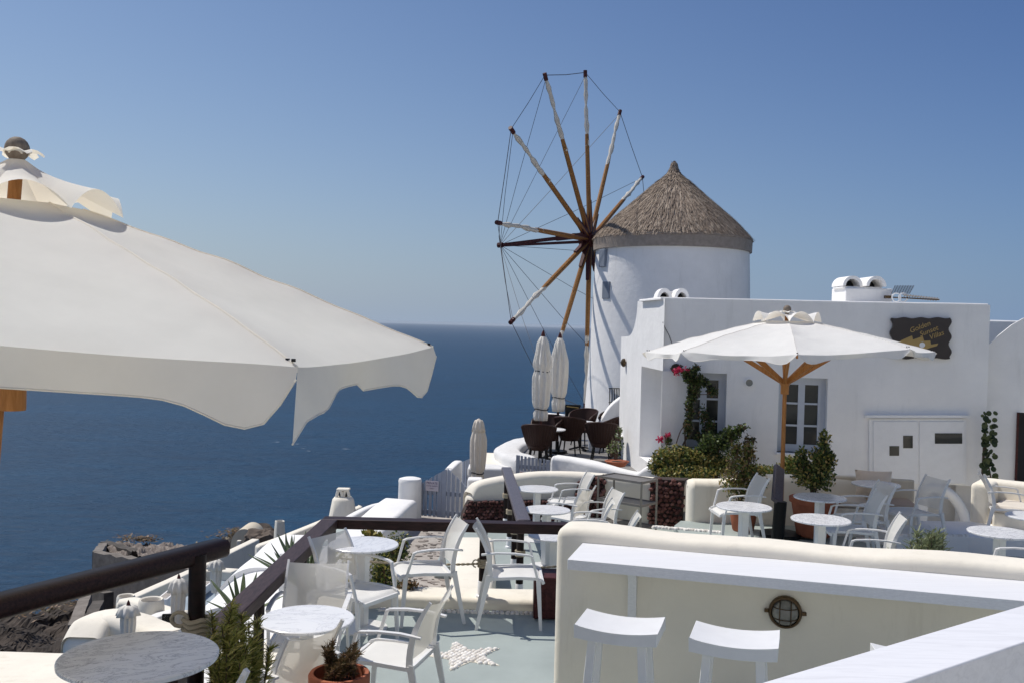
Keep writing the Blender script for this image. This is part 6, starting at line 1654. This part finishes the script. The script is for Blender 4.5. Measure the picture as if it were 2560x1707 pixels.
def pot(c, r, h, label, name='terracotta_pot', mat='terracotta'):
    t = thing(name, c, label, 'pot'); mb = MB(); x, y, z = c
    mb.lathe([(r*.62, z), (r*.70, z+h*.05), (r*.92, z+h*.80), (r*.92, z+h*.86), (r*1.02, z+h*.87), (r*1.03, z+h*.98), (r*.98, z+h), (r*.86, z+h), (r*.84, z+h*.9)], (x, y, 0), 36); part(mb, 'body', M[mat], t)
    mb = MB(); mb.lathe([(r*.85, z+h*.88), (.01, z+h*.92)], (x, y, 0), 24); part(mb, 'soil', M['bark'], t); return t
c = P(1858, 1300, 12.7); pot((c.x, c.y, ZR), .20, .34, 'terracotta pot of the rusty shrub behind the half-shaded table')
shrub('potted_shrub', [((c.x-.05, c.y, ZR+.66), (.27, .22, .26)), ((c.x-.04, c.y, ZR+.92), (.22, .18, .20)), ((c.x+.16, c.y, ZR+.66), (.15, .15, .2)), ((c.x-.12, c.y, ZR+1.08), (.08, .08, .12)), ((c.x+.06, c.y, ZR+1.05), (.08, .08, .14))], 3800, .042, ['leaf_rust', 'leaf_green', 'leaf_olive'], 'rusty green shrub in a pot left of the dark bollard')
c = P(2035, 1290, 12.35); pot((c.x, c.y, ZR+.03), .31, .50, 'big terracotta pot right of the parasol pole')
shrub('potted_shrub', [((c.x-.02, c.y, ZR+.78), (.29, .26, .18)), ((c.x+.06, c.y, ZR+.98), (.14, .14, .2)), ((c.x-.18, c.y, ZR+.98), (.09, .09, .20)), ((c.x+.10, c.y, ZR+1.22), (.08, .08, .17)), ((c.x+.17, c.y, ZR+1.0), (.10, .1, .15))], 3600, .05, ['leaf_green', 'leaf_olive', 'leaf_dark'], 'bright green leafy bush in the big terracotta pot', up=.8)
# dark bollard / folded heater with grey slanted top
bl = P(1946, 1300, 11.6)
bo = thing('bollard', (bl.x, bl.y, ZR), 'black cylindrical post with a slanted sun-bleached plank top left of the parasol pole', 'post')
mb = MB(); mb.tube([(bl.x-.01, bl.y, ZR), (bl.x+.02, bl.y, P(1946, 1252, 11.6).z)], .075, 20); part(mb, 'post', M['black'], bo)
mb = MB(); mb.lathe([(.10, ZR), (.10, ZR+.10)], (bl.x, bl.y, 0), 20); part(mb, 'sleeve', M['rope'], bo)
mb = MB(); mb.bar(P(1942, 1254, 11.55), P(1948, 1168, 12.3), .145, .06, (0, 1, 0)); part(mb, 'plank', M['rail_worn'], bo, bevel=.015)
# terracotta potted olive by the villa corner
c = P(1542, 1165, 17.6); zz = P(1542, 1162, 17.6).z
pot((c.x, c.y, zz-.02), .22, .10, 'shallow terracotta bowl on the low wall beside the villa corner')
shrub('olive_plant', [((c.x-.02, c.y, zz+.38), (.14, .14, .26)), ((c.x-.10, c.y, zz+.30), (.10, .1, .14)), ((c.x+.03, c.y, zz+.6), (.08, .08, .14))], 200, .055, ['leaf_grey', 'leaf_green'], 'thin grey green olive plant in the shallow bowl', 'plant', up=.8)
# climbing bougainvillea on the left window
bg = thing('climbing_vine', P(1725, 1130, 16.3), 'climbing bougainvillea over the left window with pink flowers at its top and foot', 'vine')
mb = MB(); trunk = [P(1716, 1150, 16.35), P(1712, 1080, 16.38), P(1722, 1030, 16.36), P(1733, 980, 16.36), P(1722, 950, 16.36), P(1705, 930, 16.36), P(1698, 912, 16.36)]
for dx in (0, .05, -.05): mb.tube([p+V(dx*math.sin(i*1.3+dx*30), -.02, 0) for i, p in enumerate(smooth_path(trunk, 5))], .014, 6)
mb.tube(smooth_path([P(1690, 1110, 16.3), P(1702, 1075, 16.3), P(1718, 1060, 16.3)], 4), .01, 5); mb.tube(smooth_path([P(1735, 985, 16.35), P(1765, 985, 16.33), P(1790, 980, 16.3)], 4), .007, 5)
part(mb, 'stem', M['bark'], bg)
for mt, k in (('leaf_dark', 1.0), ('leaf_green', .6), ('leaf_rust', .35)):
    mb = MB()
    for (px, py, rx, rz, n) in ((1722, 935, 20, 14, 240), (1735, 950, 24, 20, 320), (1732, 980, 14, 26, 300), (1724, 1020, 11, 34, 220), (1720, 1070, 10, 30, 140), (1755, 955, 18, 14, 140), (1782, 978, 14, 12, 80), (1758, 1040, 12, 30, 140), (1775, 1070, 14, 26, 160), (1760, 1090, 22, 20, 200), (1740, 920, 10, 8, 50), (1812, 1100, 14, 18, 90), (1670, 1100, 10, 12, 60)):
        b = B(px, py, 16.3, rx, rz, 8); leaves(mb, b[0], b[1], int(n*k*.9), .055)
    part(mb, 'foliage', M[mt], bg, smooth=0)
mb = MB()
for (px, py, rx, rz, n) in ((1697, 925, 10, 7, 60), (1690, 931, 7, 5, 35), (1715, 923, 7, 4, 16), (1668, 1088, 8, 4, 36), (1652, 1097, 8, 5, 36), (1655, 1092, 4, 4, 10)):
    b = B(px, py, 16.25, rx, rz, 6); leaves(mb, b[0], b[1], n, .055)
part(mb, 'flower', M['flower'], bg, smooth=0)
# vine on the right
vr = thing('wall_vine', P(2470, 1195, 15.5), 'thin vine with round dark leaves climbing the wall near the dark doorway', 'vine')
mb = MB(); mb.tube(smooth_path([P(2455, 1200, 15.5), P(2460, 1120, 15.5), P(2466, 1040, 15.5)], 4), .02, 6); mb.tube(smooth_path([P(2478, 1200, 15.5), P(2466, 1130, 15.5), P(2464, 1090, 15.5)], 4), .012, 6); part(mb, 'stem', M['bark'], vr)
mb = MB()
for k in range(70):
    c = P(2462+random.uniform(-6, 28)*(random.random() < .75), random.uniform(1032, 1200), 15.4); a = V(random.gauss(0, .4), -1, random.gauss(0, .5)).normalized(); s1 = a.cross(V(0, 0, 1)).normalized(); s2 = a.cross(s1); r = random.uniform(.025, .06)
    mb.add([c+s1*r*math.cos(i/8*6.283)+s2*r*math.sin(i/8*6.283) for i in range(8)], [tuple(range(8))])
part(mb, 'leaf', M['leaf_dark'], vr, smooth=0)
# rosemary-like shrub group (stems with needles) helper
def needle_shrub(name, base, stems, label, mat='leaf_rosemary', L=.055, w=.007, n=120, cat='shrub', wid=.12):
    t = thing(name, base, label, cat); mb = MB(); sm = MB()
    for (dx, dy, h, lean) in stems:
        pts = []; a = random.uniform(0, 6.3)
        for k in range(9): u = k/8; pts.append(Vector(base)+V(dx+lean*u*u*math.cos(a)*.2, dy+lean*u*u*math.sin(a)*.2, h*u))
        sm.tube(pts, [.008-.005*k/8 for k in range(9)], 5)
        for k in range(int(n*h/.4)):
            u = random.uniform(.22, 1); f = u*8; i = min(int(f), 7); p = pts[i].lerp(pts[i+1], f-i); az = random.uniform(0, 6.3); el = random.uniform(.1, 1.0)
            d = V(math.cos(az)*math.cos(el), math.sin(az)*math.cos(el), math.sin(el)); l = L*random.uniform(.6, 1.2); s = d.cross(V(random.random(), random.random(), random.random())).normalized()*w*.5
            mb.add([p-s, p+s, p+d*l+s*.3, p+d*l-s*.3], [(0, 1, 2, 3)])
    part(mb, 'needles', M[mat], t, smooth=0); part(sm, 'stem', M['bark'], t); return t
nb = G(575, 1690, -2.2); nb = P(585, 1640, 4.55)
bz = -2.35
sts = []
for (px, pyt, Y) in ((540, 1515, 4.5), (548, 1530, 4.6), (575, 1530, 4.7), (588, 1512, 4.55), (600, 1522, 4.7), (608, 1535, 4.5), (570, 1560, 4.5), (592, 1560, 4.4), (640, 1555, 4.75), (648, 1565, 4.7), (625, 1575, 4.5), (555, 1580, 4.4), (600, 1590, 4.35), (580, 1600, 4.3), (632, 1600, 4.6), (560, 1625, 4.3), (612, 1620, 4.35), (545, 1640, 4.25), (650, 1620, 4.6), (590, 1650, 4.25)):
    for dd_ in ((0, 1) if pyt > 1570 else (0,)):
        p = P(px+dd_*random.uniform(-14, 14), pyt+dd_*random.uniform(5, 35), Y+dd_*random.uniform(-.1, .1)); sts.append((p.x-nb.x, p.y-nb.y, p.z-bz, random.uniform(0, .4)))
needle_shrub('rosemary_bush', (nb.x, nb.y, bz), sts, 'bushy yellow green rosemary-like shrub in front of the near post', L=.05, w=.0085, n=210)
shr = MB(); leaves(shr, (nb.x, nb.y, bz+.30), (.20, .2, .25), 2500, .04); solo(shr, 'undergrowth', M['leaf_dark'], 'dark inner leaves at the foot of the rosemary shrub', 'shrub', smooth=0)
for (px, py, Y, r, lb) in ((562, 1700, 4.25, .17, 'terracotta pot at the foot of the rosemary shrub beside the chair corner'), (640, 1690, 4.7, .13, 'terracotta pot behind the chair arm, right of the rosemary shrub')):
    c = P(px, py, Y); pot((c.x, c.y, c.z-.43), r, .34, lb)
c = P(835, 1700, 5.45); pot((c.x+.03, c.y, ZF), .17, c.z-ZF+.05, 'terracotta pot between the two bottom chairs'); 
needle_shrub('potted_herb', (c.x+.02, c.y, c.z+.0), [(random.uniform(-.10, .10), random.uniform(-.1, .1), random.uniform(.08, .20), .5) for _ in range(26)], 'small twiggy herb in the pot between the two bottom chairs', 'leaf_rust', L=.032, w=.009, n=420, cat='plant')
# shrub under the third table
c = P(978, 1445, 9.35); pot((c.x, c.y, ZP+.0), .2, .5, 'terracotta pot of the dark shrub behind the rope')
shrub('potted_shrub', [((c.x, c.y, -2.45), (.20, .18, .30)), ((c.x+.05, c.y, -2.22), (.15, .15, .18)), ((c.x-.12, c.y, -2.5), (.13, .13, .3))], 2600, .035, ['leaf_dark', 'leaf_green', 'leaf_rosemary'], 'dark green shrub behind the rope under the third round table')
c = P(925, 1336, 11.6); shrub('succulent', [((c.x, c.y, c.z-.02), (.07, .06, .05)), ((c.x+.09, c.y, c.z-.06), (.05, .05, .03))], 130, .09, ['leaf_olive'], 'small olive green plant on the sloping parapet behind the round table', 'plant', up=1.2)
c = P(1020, 1470, 9.15); shrub('ground_plant', [((c.x, c.y, c.z+.03), (.10, .06, .05))], 170, .04, ['leaf_rust'], 'small reddish plant at the path edge behind the kerb', 'plant')
c = P(852, 1430, 8.9); mb = MB()
yl = shrub('yellow_flowers', [((c.x, c.y+.25, c.z-.05), (.05, .05, .14))], 120, .035, ['leaf_green', 'yellow_flower'], 'small yellow flowers seen between the two see-through chairs', 'plant')
# agaves
def agave(c, n, L, label, w=.055, seed=0):
    t = thing('agave', c, label, 'agave', 'agaves below the railing'); rnd = random.Random(seed)
    for k in range(n):
        az = k*2.4+rnd.uniform(-.2, .2); el = 1.45-1.0*k/n+rnd.uniform(-.1, .1); l = L*rnd.uniform(.8, 1.1); mb = MB(); d = V(math.cos(az)*math.cos(el), math.sin(az)*math.cos(el), math.sin(el)); s = V(-math.sin(az), math.cos(az), 0); up = d.cross(s)*-1
        def f(u, v):
            ww = w*(.75+.9*u-1.65*u**2.2) if u < 1 else .001; ww = max(.002, w*(1-u)**.55*(.8+.5*u)); q = v*2-1
            return Vector(c)+d*l*u+V(0, 0, -.12*l*u*u)+s*ww*q+up*ww*.45*q*q
        mb.grid(f, 10, 4); mb.grid(lambda u, v: Vector(f(u, v))-up*(.016*(1-u)*(1-(2*v-1)**2)+.001), 10, 4); part(mb, 'leaf', M['agave'], t, smooth=60)
    return t
a1_ = P(765, 1475, 9.4); agave((a1_.x, a1_.y, a1_.z), 20, .66, 'large agave behind the railing and the see-through chair', .045, 3)
a2_ = P(628, 1535, 8.3); agave((a2_.x-.08, a2_.y, a2_.z-.05), 16, .50, 'agave left of the sloping dark rail, spikes against the white vault', .034, 8)
a2_ = P(725, 1440, 9.9); agave((a2_.x, a2_.y, a2_.z), 14, .48, 'smaller agave with thin spikes beside the upper vault', .03, 5)
# grey green shrub above bar wall at right
nb = P(2295, 1400, 8.6)
sts = []
for k in range(24):
    px = random.choice((2228, 2300, 2330, 2345, 2360, 2310))+random.uniform(-12, 12); pyt = {2228: 1335}.get(0, 1300+abs(px-2322)*.75+random.uniform(0, 40)); p = P(px, pyt, 8.6+random.uniform(-.2, .2)); sts.append((p.x-nb.x, p.y-nb.y, p.z-(ZR+.25), .2))
needle_shrub('oleander', (nb.x, nb.y, ZR+.25), sts, 'grey green narrow-leaved shrub rising behind the bar wall', 'leaf_grey', L=.085, w=.016, n=55)
pot((nb.x, nb.y, ZR), .24, .32, 'pot behind the bar wall holding the grey green shrub')
# dark red box planter
c = P(1358, 1495, 8.75); bx_ = thing('box_planter', (c.x, c.y, ZF), 'dark red square planter box beside the end of the bar wall', 'planter')
mb = MB(); mb.box((c.x+.03, c.y, ZF+.19), (.24, .3, .36)); mb.box((c.x+.03, c.y, ZF+.375), (.28, .34, .03)); part(mb, 'box', M['mill_red'], bx_, bevel=.01)
for dx in (-.06, 0, .06):
    mb = MB(); mb.box((c.x+.03+dx, c.y-.152, ZF+.17), (.03, .01, .22)); part(mb, 'slat', M['mill_red'], bx_)

# ================================================================ air
mb = MB(); mb.box((0, 30000, (ZS-3+9.5)/2), (200000, 70000, 9.5-(ZS-3)))
hz = solo(mb, 'haze', M['white'], kind='stuff', smooth=0)
hm = bpy.data.materials.new('haze_air'); hm.use_nodes = True; hn = hm.node_tree; hn.nodes.clear()
ho = hn.nodes.new('ShaderNodeOutputMaterial'); hv = hn.nodes.new('ShaderNodeVolumePrincipled'); hv.inputs['Color'].default_value = (.82, .90, 1.0, 1); hv.inputs['Density'].default_value = 2.2e-5; hv.inputs['Anisotropy'].default_value = 0.0
hn.links.new(hv.outputs[0], ho.inputs['Volume']); hz.data.materials[0] = hm
